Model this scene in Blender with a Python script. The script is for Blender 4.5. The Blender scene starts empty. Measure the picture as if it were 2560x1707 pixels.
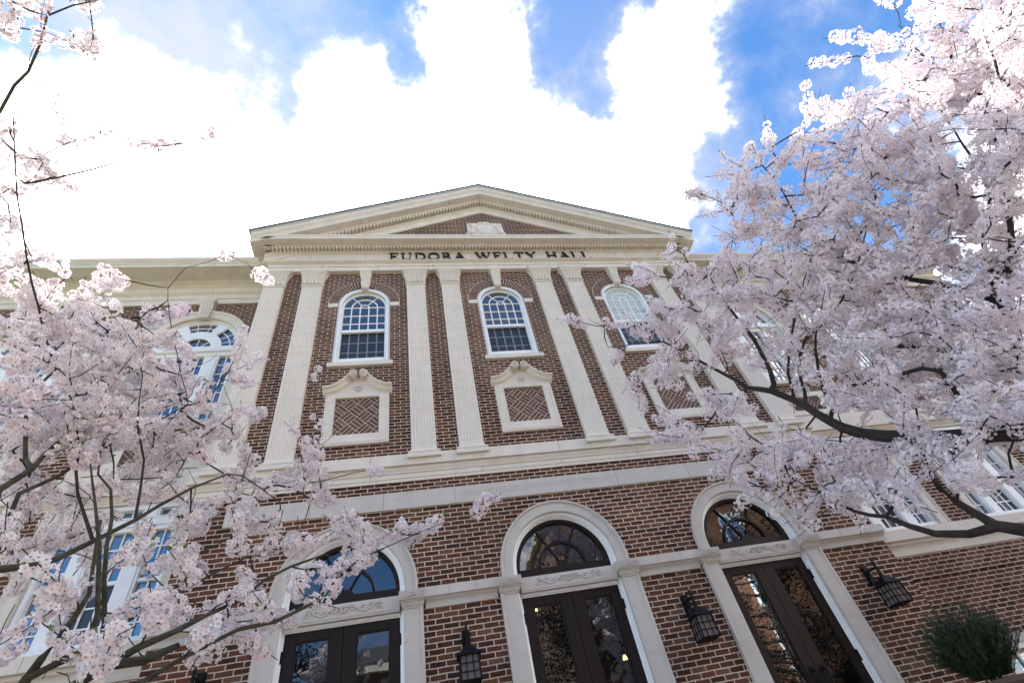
import bpy, math, random
import numpy as np
from math import sin, cos, pi, radians as rad, sqrt, atan2
from mathutils import Vector, Matrix
from mathutils.geometry import tessellate_polygon
C = bpy.context.scene
random.seed(7); NP = np.random.RandomState(11)
# ------------------------------------------------------------------ camera
CAM = np.array([-1.97619, -6.97595, -0.25275]); FPX = 1210.448
CR = np.array([0.97963225, -0.10503765, -0.17113661]); CU = np.array([0.04352428, -0.72093812, 0.6916313])
CF = np.array([0.19602623, 0.68499293, 0.70168255])
cd = bpy.data.cameras.new('camera'); cam = bpy.data.objects.new('camera', cd); C.collection.objects.link(cam)
cd.sensor_width = 36; cd.lens = FPX / 2560 * 36; cd.clip_end = 2000; cd.clip_start = .05
cam.matrix_world = Matrix(((CR[0], CU[0], -CF[0], CAM[0]), (CR[1], CU[1], -CF[1], CAM[1]), (CR[2], CU[2], -CF[2], CAM[2]), (0, 0, 0, 1)))
C.camera = cam
def ray(px, py):
    d = CF + (px - 1280) / FPX * CR - (py - 853.5) / FPX * CU
    return d / np.linalg.norm(d)
def at(px, py, dist): return CAM + ray(px, py) * dist
# ------------------------------------------------------------------ light
SUN_EL, SUN_AZ = rad(49.0), rad(-43.0)          # azimuth from +Y towards +X
sdir = Vector((sin(SUN_AZ) * cos(SUN_EL), cos(SUN_AZ) * cos(SUN_EL), sin(SUN_EL)))
sl = bpy.data.lights.new('sun', 'SUN'); sl.energy = 4.5; sl.angle = rad(.6); sl.color = (1, .94, .86)
so = bpy.data.objects.new('sun', sl); C.collection.objects.link(so); so.rotation_euler = sdir.to_track_quat('Z', 'Y').to_euler()
C.view_settings.view_transform = 'Standard'; C.view_settings.look = 'None'; C.view_settings.gamma = 1
C.view_settings.use_curve_mapping = False; C.view_settings.exposure = 2.0
SKY_STRENGTH = .12; CLOUD = 16.0
FILL_CLOUDS = [(.85, -.35, .40, 24, 1.3), (-.95, -.15, .45, 18, 1.3), (.2, -1, .12, 18, 1.2), (-.75, -.65, .12, 14, 1.1), (.95, .1, .5, 14, .9), (-.35, -.45, 1, 9, .6)]
w = bpy.data.worlds.new('World'); C.world = w; w.use_nodes = True
nt = w.node_tree; N = nt.nodes; L = nt.links
for n in list(N): N.remove(n)
def nd(t, **k):
    n = N.new(t)
    for a, b in k.items(): setattr(n, a, b)
    return n
def wm(op, a, b=None, clamp=False):
    n = nd('ShaderNodeMath', operation=op, use_clamp=clamp)
    for i, v in enumerate((a, b)):
        if v is None: continue
        if isinstance(v, (int, float)): n.inputs[i].default_value = v
        else: L.new(v, n.inputs[i])
    return n.outputs[0]
sky = nd('ShaderNodeTexSky', sky_type='NISHITA', sun_disc=False); sky.sun_elevation = SUN_EL; sky.sun_rotation = SUN_AZ
sky.altitude = 100; sky.air_density = 1.0; sky.dust_density = .2; sky.ozone_density = 3
tc = nd('ShaderNodeTexCoord'); gen = tc.outputs['Generated']
nz = nd('ShaderNodeTexNoise'); nz.inputs['Scale'].default_value = 4.6; nz.inputs['Detail'].default_value = 11; nz.inputs['Roughness'].default_value = .66
L.new(gen, nz.inputs['Vector'])
nz2 = nd('ShaderNodeTexNoise'); nz2.inputs['Scale'].default_value = 1.9; nz2.inputs['Detail'].default_value = 3
L.new(gen, nz2.inputs['Vector'])
# cumulus bank round the sun and over the roof: (direction given through a pixel, angular radius in degrees, weight)
CL = [(1180, 380, 12.5, 1.2), (1240, 110, 6.5, .8), (1120, 110, 3.5, .5), (1560, 360, 8.5, 1.15), (1650, 160, 5.5, .6), (1740, 300, 4, .5), (1420, 520, 9, 1.3), (905, 350, 6, .9), (880, 170, 3.2, .42), (720, 470, 8, 1.0),
      (350, 640, 14.5, 1.5), (0, 350, 7, 1.0), (200, 330, 5, .6), (310, 150, 3.4, .6), (1000, 600, 12, 1.3), (1655, 545, 4.5, .45), (1800, 580, 4.2, .40), (1850, 90, 3.2, .33), (1690, 10, 4, .38),
      (2460, 430, 5, .8), (2560, 700, 6, .9), (560, 260, 9, .42), (620, 60, 9, .30), (150, 260, 5, .7), (1470, 30, 4.5, -.40), (1500, 230, 4, -.30), (1400, 300, 3, -.25), (990, 60, 5, -.30), (780, 260, 4, -.2), (1760, 120, 4, .25), (2080, 190, 4, .16)]
wn = nd('ShaderNodeTexNoise'); wn.inputs['Scale'].default_value = 3.2; wn.inputs['Detail'].default_value = 6; wn.inputs['Roughness'].default_value = .6; L.new(gen, wn.inputs['Vector'])
w1 = nd('ShaderNodeVectorMath', operation='SUBTRACT'); L.new(wn.outputs['Color'], w1.inputs[0]); w1.inputs[1].default_value = (.5, .5, .5)
w2_ = nd('ShaderNodeVectorMath', operation='SCALE'); L.new(w1.outputs[0], w2_.inputs[0]); w2_.inputs['Scale'].default_value = .42
w3 = nd('ShaderNodeVectorMath', operation='ADD'); L.new(gen, w3.inputs[0]); L.new(w2_.outputs[0], w3.inputs[1])
w4 = nd('ShaderNodeVectorMath', operation='NORMALIZE'); L.new(w3.outputs[0], w4.inputs[0]); warped = w4.outputs[0]
def blob(d, r, wt, acc):
    vm = nd('ShaderNodeVectorMath', operation='DOT_PRODUCT'); L.new(warped, vm.inputs[0]); vm.inputs[1].default_value = tuple(float(q) for q in d)
    c = cos(rad(r * 1.25))
    v = wm('MULTIPLY', wm('DIVIDE', wm('SUBTRACT', vm.outputs['Value'], c), 1 - c, True), wt)
    return v if acc is None else wm('ADD', acc, v)
acc = None
for px, py, r, wt in CL: acc = blob(ray(px, py), r, wt, acc)
# unseen clouds added behind and beside the photographer to light the shaded facade
for x, y, z, r, wt in FILL_CLOUDS:
    d = Vector((x, y, z)).normalized(); acc = blob(d, r, wt, acc)
acc = wm('MINIMUM', acc, 1.15)
den = wm('ADD', acc, wm('MULTIPLY', wm('SUBTRACT', nz.outputs['Fac'], .53), 3.3))
mask = nd('ShaderNodeMapRange', interpolation_type='SMOOTHERSTEP'); L.new(den, mask.inputs['Value'])
mask.inputs['From Min'].default_value = .02; mask.inputs['From Max'].default_value = 1.25
sat = nd('ShaderNodeVectorMath', operation='MULTIPLY'); L.new(sky.outputs[0], sat.inputs[0]); sat.inputs[1].default_value = (.40, .60, .74)
mx = nd('ShaderNodeMix', data_type='RGBA'); L.new(mask.outputs['Result'], mx.inputs['Factor']); L.new(sat.outputs[0], mx.inputs['A'])
cr_ = nd('ShaderNodeMapRange'); L.new(den, cr_.inputs['Value']); cr_.inputs['From Min'].default_value = .3; cr_.inputs['From Max'].default_value = 1.3; cr_.inputs['To Min'].default_value = CLOUD * .13; cr_.inputs['To Max'].default_value = CLOUD
cs_ = nd('ShaderNodeVectorMath', operation='SCALE'); cs_.inputs[0].default_value = (1, .97, .94); L.new(cr_.outputs[0], cs_.inputs['Scale']); L.new(cs_.outputs[0], mx.inputs['B'])
# thin veil that melts out of the cloud edges
vb = None
for px, py, r, wt in ((560, 190, 15, .9), (330, 40, 8, .6), (1480, 170, 7, .5), (1720, 350, 7, .45), (1760, 560, 6, .5)): vb = blob(ray(px, py), r, wt, vb)
v1 = nd('ShaderNodeMapRange', interpolation_type='SMOOTHSTEP'); L.new(den, v1.inputs['Value']); v1.inputs['From Min'].default_value = -.35; v1.inputs['From Max'].default_value = .9; v1.inputs['To Max'].default_value = .5
vf = wm('ADD', v1.outputs[0], wm('MULTIPLY', vb, nz2.outputs['Fac']), True)
vf = wm('MULTIPLY', vf, wm('SUBTRACT', 1, mask.outputs['Result']))
mv = nd('ShaderNodeMix', data_type='RGBA'); L.new(vf, mv.inputs['Factor']); L.new(mx.outputs['Result'], mv.inputs['A']); mv.inputs['B'].default_value = (1.75, 1.85, 2.1, 1)
bg = nd('ShaderNodeBackground'); L.new(mv.outputs['Result'], bg.inputs['Color']); bg.inputs['Strength'].default_value = SKY_STRENGTH
ow = nd('ShaderNodeOutputWorld'); L.new(bg.outputs[0], ow.inputs['Surface'])
try:
    w.cycles.sampling_method = 'MANUAL'; w.cycles.sample_map_resolution = 1024
except Exception: pass
C.render.engine = 'CYCLES'; C.cycles.max_bounces = 7; C.cycles.diffuse_bounces = 4; C.cycles.transparent_max_bounces = 8
# ------------------------------------------------------------------ materials
def mat(name):
    m = bpy.data.materials.new(name); m.use_nodes = True; t = m.node_tree
    return m, t, t.nodes, t.links, t.nodes['Principled BSDF']
def simple(name, col, rough=.6, noise=0, scale=8, bump=0, spec=None, metal=0, stretch=None):
    m, t, n, l, b = mat(name)
    b.inputs['Base Color'].default_value = (*col, 1); b.inputs['Roughness'].default_value = rough; b.inputs['Metallic'].default_value = metal
    if spec is not None: b.inputs['Specular IOR Level'].default_value = spec
    if noise or bump:
        tc = n.new('ShaderNodeTexCoord'); mp = n.new('ShaderNodeMapping'); l.new(tc.outputs['Object'], mp.inputs[0])
        if stretch: mp.inputs['Scale'].default_value = stretch
        z = n.new('ShaderNodeTexNoise'); z.inputs['Scale'].default_value = scale; z.inputs['Detail'].default_value = 8; l.new(mp.outputs[0], z.inputs['Vector'])
        if noise:
            r = n.new('ShaderNodeMapRange'); l.new(z.outputs['Fac'], r.inputs['Value'])
            r.inputs['From Min'].default_value = .3; r.inputs['From Max'].default_value = .7
            r.inputs['To Min'].default_value = 1 - noise; r.inputs['To Max'].default_value = 1 + noise * .6
            v = n.new('ShaderNodeVectorMath'); v.operation = 'SCALE'; v.inputs[0].default_value = col; l.new(r.outputs[0], v.inputs['Scale']); l.new(v.outputs[0], b.inputs['Base Color'])
        if bump:
            z2 = n.new('ShaderNodeTexNoise'); z2.inputs['Scale'].default_value = scale * 9; z2.inputs['Detail'].default_value = 6; l.new(mp.outputs[0], z2.inputs['Vector'])
            bp = n.new('ShaderNodeBump'); bp.inputs['Strength'].default_value = bump; bp.inputs['Distance'].default_value = .01
            l.new(z2.outputs['Fac'], bp.inputs['Height']); l.new(bp.outputs[0], b.inputs['Normal'])
    return m
BP = .2033; CH = BP / 3
def brick(name, ax='xz', c1=(.112, .053, .034), c2=(.050, .0245, .018), ox=0.0, oz=0.0, mortar=(.54, .44, .355)):
    m, t, n, l, b = mat(name)
    tc = n.new('ShaderNodeTexCoord'); sp = n.new('ShaderNodeSeparateXYZ'); l.new(tc.outputs['Object'], sp.inputs[0])
    cb = n.new('ShaderNodeCombineXYZ')
    if ax == 'xz': l.new(sp.outputs['X'], cb.inputs[0])
    else: l.new(sp.outputs['Y'], cb.inputs[0])
    l.new(sp.outputs['Z'], cb.inputs[1])
    # hand-laid wobble
    wz = n.new('ShaderNodeTexNoise'); wz.inputs['Scale'].default_value = 9; l.new(tc.outputs['Object'], wz.inputs['Vector'])
    ws = n.new('ShaderNodeVectorMath'); ws.operation = 'SUBTRACT'; l.new(wz.outputs['Color'], ws.inputs[0]); ws.inputs[1].default_value = (.5, .5, .5)
    w2 = n.new('ShaderNodeVectorMath'); w2.operation = 'SCALE'; l.new(ws.outputs[0], w2.inputs[0]); w2.inputs['Scale'].default_value = .011
    ad = n.new('ShaderNodeVectorMath'); l.new(cb.outputs[0], ad.inputs[0]); l.new(w2.outputs[0], ad.inputs[1])
    mp = n.new('ShaderNodeMapping'); mp.inputs['Location'].default_value = (ox, oz, 0); l.new(ad.outputs[0], mp.inputs[0])
    bt = n.new('ShaderNodeTexBrick'); l.new(mp.outputs[0], bt.inputs['Vector'])
    bt.inputs['Scale'].default_value = 1; bt.inputs['Brick Width'].default_value = BP; bt.inputs['Row Height'].default_value = CH
    bt.inputs['Mortar Size'].default_value = .0072; bt.inputs['Mortar Smooth'].default_value = .12; bt.inputs['Bias'].default_value = 0
    bt.inputs['Color1'].default_value = (0, 0, 0, 1); bt.inputs['Color2'].default_value = (1, 1, 1, 1); bt.inputs['Mortar'].default_value = (.5, .5, .5, 1)
    cr = n.new('ShaderNodeValToRGB'); l.new(bt.outputs['Color'], cr.inputs[0]); e = cr.color_ramp.elements
    e[0].position = 0; e[0].color = (*c2, 1); e[1].position = 1; e[1].color = (c1[0] * 1.25, c1[1] * 1.55, c1[2] * 1.5, 1)
    for p, c in ((.25, (c2[0] * 1.3, c2[1] * 1.15, c2[2] * 1.1)), (.55, c1), (.8, (c1[0] * 1.05, c1[1] * .82, c1[2] * .8)), (.93, (c1[0] * 1.15, c1[1] * 1.2, c1[2] * 1.1))):
        q = e.new(p); q.color = (*c, 1)
    z = n.new('ShaderNodeTexNoise'); z.inputs['Scale'].default_value = 26; z.inputs['Detail'].default_value = 9; l.new(tc.outputs['Object'], z.inputs['Vector'])
    zl = n.new('ShaderNodeTexNoise'); zl.inputs['Scale'].default_value = .9; zl.inputs['Detail'].default_value = 4; l.new(tc.outputs['Object'], zl.inputs['Vector'])
    mm = n.new('ShaderNodeMath'); mm.operation = 'ADD'; l.new(z.outputs['Fac'], mm.inputs[0]); l.new(zl.outputs['Fac'], mm.inputs[1])
    r = n.new('ShaderNodeMapRange'); l.new(mm.outputs[0], r.inputs['Value']); r.inputs['From Min'].default_value = .65; r.inputs['From Max'].default_value = 1.35; r.inputs['To Min'].default_value = .60; r.inputs['To Max'].default_value = 1.32
    bc = n.new('ShaderNodeMix'); bc.data_type = 'RGBA'; l.new(bt.outputs['Fac'], bc.inputs['Factor']); l.new(cr.outputs[0], bc.inputs['A']); bc.inputs['B'].default_value = (*mortar, 1)
    sc = n.new('ShaderNodeVectorMath'); sc.operation = 'SCALE'; l.new(bc.outputs['Result'], sc.inputs[0]); l.new(r.outputs[0], sc.inputs['Scale'])
    l.new(sc.outputs[0], b.inputs['Base Color']); b.inputs['Roughness'].default_value = .9; b.inputs['Specular IOR Level'].default_value = .12
    inv = n.new('ShaderNodeMath'); inv.operation = 'SUBTRACT'; inv.inputs[0].default_value = 1; l.new(bt.outputs['Fac'], inv.inputs[1])
    hs = n.new('ShaderNodeMath'); hs.operation = 'MULTIPLY_ADD'; l.new(z.outputs['Fac'], hs.inputs[0]); hs.inputs[1].default_value = .35; l.new(inv.outputs[0], hs.inputs[2])
    bp = n.new('ShaderNodeBump'); bp.inputs['Strength'].default_value = .8; bp.inputs['Distance'].default_value = .006; l.new(hs.outputs[0], bp.inputs['Height']); l.new(bp.outputs[0], b.inputs['Normal'])
    return m
def stone_mat(name, col, joint=None):
    # limestone with faint veins, blotches and rain streaks
    m, t, n, l, b = mat(name)
    tc = n.new('ShaderNodeTexCoord')
    mp = n.new('ShaderNodeMapping'); mp.inputs['Scale'].default_value = (1, 1, 3.2); mp.inputs['Rotation'].default_value = (0, .35, 0); l.new(tc.outputs['Object'], mp.inputs[0])
    a = n.new('ShaderNodeTexNoise'); a.inputs['Scale'].default_value = 2.3; a.inputs['Detail'].default_value = 10; a.inputs['Roughness'].default_value = .65; l.new(mp.outputs[0], a.inputs['Vector'])
    c = n.new('ShaderNodeTexNoise'); c.inputs['Scale'].default_value = 60; c.inputs['Detail'].default_value = 6; l.new(tc.outputs['Object'], c.inputs['Vector'])
    mp2 = n.new('ShaderNodeMapping'); mp2.inputs['Scale'].default_value = (3.5, 3.5, .5); l.new(tc.outputs['Object'], mp2.inputs[0])
    st = n.new('ShaderNodeTexNoise'); st.inputs['Scale'].default_value = 1; st.inputs['Detail'].default_value = 5; l.new(mp2.outputs[0], st.inputs['Vector'])
    cr = n.new('ShaderNodeValToRGB'); l.new(a.outputs['Fac'], cr.inputs[0]); e = cr.color_ramp.elements
    e[0].position = .3; e[0].color = (col[0] * .90, col[1] * .875, col[2] * .84, 1); e[1].position = .62; e[1].color = (*col, 1)
    q = e.new(.46); q.color = (col[0] * .975, col[1] * .97, col[2] * .955, 1)
    s = n.new('ShaderNodeMath'); s.operation = 'MULTIPLY_ADD'; l.new(st.outputs['Fac'], s.inputs[0]); s.inputs[1].default_value = .26; s.inputs[2].default_value = .78
    s2 = n.new('ShaderNodeMath'); s2.operation = 'MULTIPLY_ADD'; l.new(c.outputs['Fac'], s2.inputs[0]); s2.inputs[1].default_value = .16; l.new(s.outputs[0], s2.inputs[2])
    v = n.new('ShaderNodeVectorMath'); v.operation = 'SCALE'; l.new(cr.outputs[0], v.inputs[0]); l.new(s2.outputs[0], v.inputs['Scale']); l.new(v.outputs[0], b.inputs['Base Color'])
    b.inputs['Roughness'].default_value = .72; b.inputs['Specular IOR Level'].default_value = .3
    bp = n.new('ShaderNodeBump'); bp.inputs['Strength'].default_value = .25; bp.inputs['Distance'].default_value = .004; l.new(c.outputs['Fac'], bp.inputs['Height']); l.new(bp.outputs[0], b.inputs['Normal'])
    return m
def glass_mat(name, tint=(.02, .03, .05), refl=.35, rough=.0, wave=.0, transp=0.0):
    m, t, n, l, b = mat(name)
    n.remove(b); out = n['Material Output']
    g = n.new('ShaderNodeBsdfGlossy'); g.inputs['Roughness'].default_value = rough; g.inputs['Color'].default_value = (.92, .95, 1, 1)
    df = n.new('ShaderNodeBsdfDiffuse'); df.inputs['Color'].default_value = (*tint, 1)
    base = df.outputs[0]
    if transp:
        tr = n.new('ShaderNodeBsdfTransparent'); tr.inputs['Color'].default_value = (transp, transp, transp, 1)
        m1 = n.new('ShaderNodeMixShader'); m1.inputs[0].default_value = .12; l.new(tr.outputs[0], m1.inputs[1]); l.new(df.outputs[0], m1.inputs[2]); base = m1.outputs[0]
    fr = n.new('ShaderNodeFresnel'); fr.inputs['IOR'].default_value = 1.7
    ma = n.new('ShaderNodeMath'); ma.operation = 'ADD'; ma.use_clamp = True; l.new(fr.outputs[0], ma.inputs[0]); ma.inputs[1].default_value = refl
    mxs = n.new('ShaderNodeMixShader'); l.new(ma.outputs[0], mxs.inputs[0]); l.new(base, mxs.inputs[1]); l.new(g.outputs[0], mxs.inputs[2]); l.new(mxs.outputs[0], out.inputs[0])
    if wave:
        tc = n.new('ShaderNodeTexCoord'); z = n.new('ShaderNodeTexNoise'); z.inputs['Scale'].default_value = 4.0; z.inputs['Detail'].default_value = 2; l.new(tc.outputs['Object'], z.inputs['Vector'])
        bp = n.new('ShaderNodeBump'); bp.inputs['Strength'].default_value = wave; bp.inputs['Distance'].default_value = .02; l.new(z.outputs['Fac'], bp.inputs['Height']); l.new(bp.outputs[0], g.inputs['Normal'])
    return m
def petal_mat(name, white, pink):
    m, t, n, l, b = mat(name); n.remove(b); out = n['Material Output']
    at_ = n.new('ShaderNodeAttribute'); at_.attribute_name = 'petal'
    sp = n.new('ShaderNodeSeparateColor'); l.new(at_.outputs['Color'], sp.inputs[0])
    mxc = n.new('ShaderNodeMix'); mxc.data_type = 'RGBA'; l.new(sp.outputs[0], mxc.inputs['Factor']); mxc.inputs['A'].default_value = (*pink, 1); mxc.inputs['B'].default_value = (*white, 1)
    mxp = n.new('ShaderNodeMix'); mxp.data_type = 'RGBA'; l.new(sp.outputs[1], mxp.inputs['Factor']); l.new(mxc.outputs['Result'], mxp.inputs['A']); mxp.inputs['B'].default_value = (.90, .80, .84, 1)
    d = n.new('ShaderNodeBsdfDiffuse'); tr = n.new('ShaderNodeBsdfTranslucent'); l.new(mxp.outputs['Result'], d.inputs[0]); l.new(mxp.outputs['Result'], tr.inputs[0])
    ms = n.new('ShaderNodeMixShader'); ms.inputs[0].default_value = .33; l.new(d.outputs[0], ms.inputs[1]); l.new(tr.outputs[0], ms.inputs[2]); l.new(ms.outputs[0], out.inputs[0])
    return m
M = dict(
    brick=brick('brick', ox=-.055), brick_wing=brick('brick_wing', ox=.03, oz=.02), brick_side=brick('brick_side', 'yz'),
    brick_far=brick('brick_far', c1=(.18, .08, .045), c2=(.11, .05, .03), mortar=(.30, .24, .19)),
    stone=stone_mat('stone', (.65, .595, .53)), stone_low_shaded=stone_mat('stone_low_shaded', (.50, .468, .435)), joint=simple('joint', (.30, .26, .21), .9),  # second stone is darker: shade of the bottom storey put into its colour
    mortar=simple('mortar', (.60, .50, .41), .9, .12, 30), white=simple('white_paint', (.76, .77, .78), .45, .05, 4),
    vouss=simple('arch_brick', (.115, .055, .042), .85, .45, 9, .4), bronze=simple('bronze_paint', (.016, .0105, .008), .45, .1, 5, spec=.2),
    iron=simple('black_iron', (.005, .0055, .007), .6, .2, 20, .3, spec=.15), black=simple('black_letters', (.012, .012, .014), .4),
    roof=simple('roof_slate', (.05, .052, .06), .8, .2, 10), metal=simple('roof_metal', (.5, .52, .56), .4, 0),
    frost=simple('frosted_glass', (.13, .11, .11), .6), letter_shade_dirt=stone_mat('letter_shade_dirt_stone', (.43, .41, .39)),
    glass_up=glass_mat('window_glass', (.028, .030, .036), .10, wave=.05), glass_scr=glass_mat('screened_glass', (.022, .027, .032), -.02, .3),
    glass_blind=glass_mat('blind_glass', (.50, .54, .51), .02), glass_door=glass_mat('door_glass', (.01, .01, .01), .03, wave=.012, transp=.45),
    glass_fan=glass_mat('fanlight_glass', (.01, .01, .012), .05, wave=.06, transp=.4), glass_wing=glass_mat('wing_glass', (.01, .016, .03), .20, wave=.08),
    grey_bar=simple('grey_muntin', (.19, .20, .22), .6), inside=simple('interior_dark', (.045, .035, .03), .9),
    petal_l=petal_mat('petal_near', (.95, .955, .955), (.88, .72, .76)), petal_r=petal_mat('petal_far', (.95, .94, .955), (.86, .70, .76)),
    calyx=simple('calyx', (.10, .02, .03), .7), leaf=simple('young_leaf', (.10, .17, .03), .5), bark=simple('bark', (.030, .024, .020), .85, .5, 14, .8),
    bark_moss=simple('mossy_bark', (.062, .058, .036), .85, .6, 9, .9, stretch=(1, 1, 2.5)), needle=simple('needle', (.010, .032, .006), .6, .6, 5),
    pave=simple('paving', (.27, .215, .165), .85, .12, 2, .2), grass=simple('lawn', (.06, .10, .03), .9, .3, 1.5), far_leaf=simple('far_leaf', (.020, .018, .012), .6, .4, 3), terr=simple('terracotta', (.10, .07, .055), .8, .2, 5, .2))
def leaf_trans():
    m = M['leaf']; m.node_tree.nodes['Principled BSDF'].inputs['Subsurface Weight'].default_value = 0
leaf_trans()
# ------------------------------------------------------------------ mesh helpers
class MB:
    def __init__(s): s.v = []; s.f = []; s.m = []; s.k = 0
    def add(s, vs, fs, k=None):
        o = len(s.v); s.v += [tuple(float(c) for c in q) for q in vs]; s.f += [tuple(i + o for i in f) for f in fs]; s.m += [s.k if k is None else k] * len(fs); return s
    def box(s, x0, x1, y0, y1, z0, z1, k=None):
        return s.add([(x, y, z) for x in (x0, x1) for y in (y0, y1) for z in (z0, z1)], [(0, 1, 3, 2), (4, 6, 7, 5), (0, 4, 5, 1), (2, 3, 7, 6), (0, 2, 6, 4), (1, 5, 7, 3)], k)
    def loft(s, rings, close=True, caps=True, k=None):
        n = len(rings[0]); vs = [p for r in rings for p in r]; fs = []
        for i in range(len(rings) - 1):
            for j in range(n if close else n - 1):
                a, b = i * n + j, i * n + (j + 1) % n; fs.append((a, b, b + n, a + n))
        if caps: fs.append(tuple(range(n))); fs.append(tuple(range((len(rings) - 1) * n, len(rings) * n)))
        return s.add(vs, fs, k)
    def poly(s, loops, y, k=None, axis='y'):
        vl = [[Vector((x, z, 0)) for x, z in lp] for lp in loops]
        tri = tessellate_polygon(vl); flat = [p for lp in loops for p in lp]
        return s.add([(x, y, z) for x, z in flat], [tuple(t) for t in tri], k)
    def slab(s, loop, y0, y1, k=None):   # thick plate with outline loop in xz
        n = len(loop); s.poly([loop], y0, k); s.poly([loop], y1, k)
        return s.add([(x, y, z) for y in (y0, y1) for x, z in loop], [(i, (i + 1) % n, n + (i + 1) % n, n + i) for i in range(n)], k)
    def strip(s, loop, y0, y1, k=None, closed=False):
        n = len(loop); r = n if closed else n - 1
        return s.add([(x, y, z) for y in (y0, y1) for x, z in loop], [(i, (i + 1) % n, n + (i + 1) % n, n + i) for i in range(r)], k)
    def tube(s, pts, rs, n=6, k=None, caps=True):
        pts = [Vector(p) for p in pts]; rings = []; up = Vector((0.13, .31, .94))
        if isinstance(rs, (int, float)): rs = [rs] * len(pts)
        for i, p in enumerate(pts):
            d = (pts[min(i + 1, len(pts) - 1)] - pts[max(i - 1, 0)]).normalized()
            a = d.cross(up)
            if a.length < .1: a = d.cross(Vector((1, 0, 0)))
            a.normalize(); b = d.cross(a)
            rings.append([p + a * (rs[i] * cos(2 * pi * j / n)) + b * (rs[i] * sin(2 * pi * j / n)) for j in range(n)])
        return s.loft(rings, True, caps, k)
    def arch(s, cx, cz, prof, a0=0, a1=pi, n=40, k=None):   # prof: closed loop of (radius, y)
        return s.loft([[(cx + r * cos(a0 + (a1 - a0) * i / n), y, cz + r * sin(a0 + (a1 - a0) * i / n)) for r, y in prof] for i in range(n + 1)], True, True, k)
    def lathe(s, cx, cy, prof, n=24, k=None):
        return s.loft([[(cx + r * cos(2 * pi * j / n), cy + r * sin(2 * pi * j / n), z) for j in range(n)] for r, z in prof], True, True, k)
    def build(s, name, mats, parent=None, smooth=False, recalc=True):
        me = bpy.data.meshes.new(name); me.from_pydata(s.v, [], s.f)
        for m in (mats if isinstance(mats, (list, tuple)) else [mats]): me.materials.append(M[m])
        me.polygons.foreach_set('material_index', s.m)
        if smooth: me.polygons.foreach_set('use_smooth', [True] * len(s.f))
        if recalc:
            import bmesh
            b = bmesh.new(); b.from_mesh(me); bmesh.ops.recalc_face_normals(b, faces=b.faces); b.to_mesh(me); b.free()
        me.update()
        o = bpy.data.objects.new(name, me); C.collection.objects.link(o)
        if parent is not None:
            o.parent = parent; o.matrix_parent_inverse = Matrix.Translation(-wloc(parent))
        return o
def wloc(o):
    v = Vector(o.location)
    while o.parent is not None:
        v = v + o.matrix_parent_inverse.translation + o.parent.location; o = o.parent
    return v if v.length > 1e-9 else Vector((0, 0, 0))
def thing(name, label, cat, loc, group=None):
    o = bpy.data.objects.new(name, None); o.location = loc; o.empty_display_size = .2; C.collection.objects.link(o)
    o['label'] = label; o['category'] = cat
    if group: o['group'] = group
    return o
def struct(o): o['kind'] = 'structure'; return o
def kids(o): return [c for c in bpy.data.objects if c.parent == o]
def dup(o, dx, parent=None, dy=0):
    c = o.copy(); C.collection.objects.link(c); c.parent = parent if parent else o.parent; c.matrix_parent_inverse = o.matrix_parent_inverse.copy()
    c.location = (o.location[0] + dx, o.location[1] + dy, o.location[2])
    for k in kids(o):
        if k != c:
            q = k.copy(); C.collection.objects.link(q); q.parent = c; q.matrix_parent_inverse = k.matrix_parent_inverse.copy()
    return c
def arcp(cx, cz, r, a0, a1, n): return [(cx + r * cos(a0 + (a1 - a0) * i / n), cz + r * sin(a0 + (a1 - a0) * i / n)) for i in range(n + 1)]
# ------------------------------------------------------------------ ground
GZ = -1.65; LZ = -.78
g = MB(); g.add([(-300, -300, GZ), (300, -300, GZ), (300, 300, GZ), (-300, 300, GZ)], [(0, 1, 2, 3)]); struct(g.build('ground', 'grass'))
g = MB(); g.add([(-14, -24, GZ + .004), (16, -24, GZ + .004), (16, .7, GZ + .004), (-14, .7, GZ + .004)], [(0, 1, 2, 3)]); struct(g.build('plaza', 'pave'))
# ------------------------------------------------------------------ the hall
hall = thing('brick_hall', 'brick college hall with stone pediment, fluted pilasters and three arched doorways', 'building', (0, 0, GZ))
DX = 3.023; W0 = 5.23; WY = .75
BAYS = (-DX, 0, DX); WB = [s * v for s in (-1, 1) for v in (6.53, 9.27, 12.01)]
st = MB()
st.box(-5.6, 5.6, -2.2, .3, GZ, LZ - .34); st.box(-5.6, 5.6, -1.9, .3, LZ - .34, LZ - .17); st.box(-5.6, 5.6, -1.6, .3, LZ - .17, LZ); st.build('steps', 'stone_low_shaded', hall)
# pavilion wall: lower storey (x to 5.23) and upper storey, one brick face each with openings
def opening(cx, hw, z0, zs, r, n=28): return [(cx - hw, z0), (cx + hw, z0)] + arcp(cx, zs, r, 0, pi, n)
wl = MB(); lower = [opening(cx, .85, LZ, 2.30, .85) for cx in BAYS]
wl.poly([[(-W0, LZ - .8), (W0, LZ - .8), (W0, 4.0), (-W0, 4.0)]] + [lp for lp in lower], 0, 0)
upper = [opening(cx, .545, 6.44, 8.31, .545) for cx in BAYS]
wl.poly([[(-5.1, 4.0), (5.1, 4.0), (5.1, 9.36), (-5.1, 9.36)]] + upper, 0, 0)
for lp in upper: wl.strip(lp, 0, .12, 1, True)
wl.add([(s * x, y, z) for s, x, z0, z1 in ((-1, W0, LZ - .8, 4.0), (1, W0, LZ - .8, 4.0), (-1, 5.1, 4, 9.36), (1, 5.1, 4, 9.36)) for y, z in ((0, z0), (WY, z0), (WY, z1), (0, z1))],
       [(4 * i, 4 * i + 1, 4 * i + 2, 4 * i + 3) for i in range(4)], 1)
wl.build('pavilion_wall', ['brick', 'brick_side'], hall, recalc=False)
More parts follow.
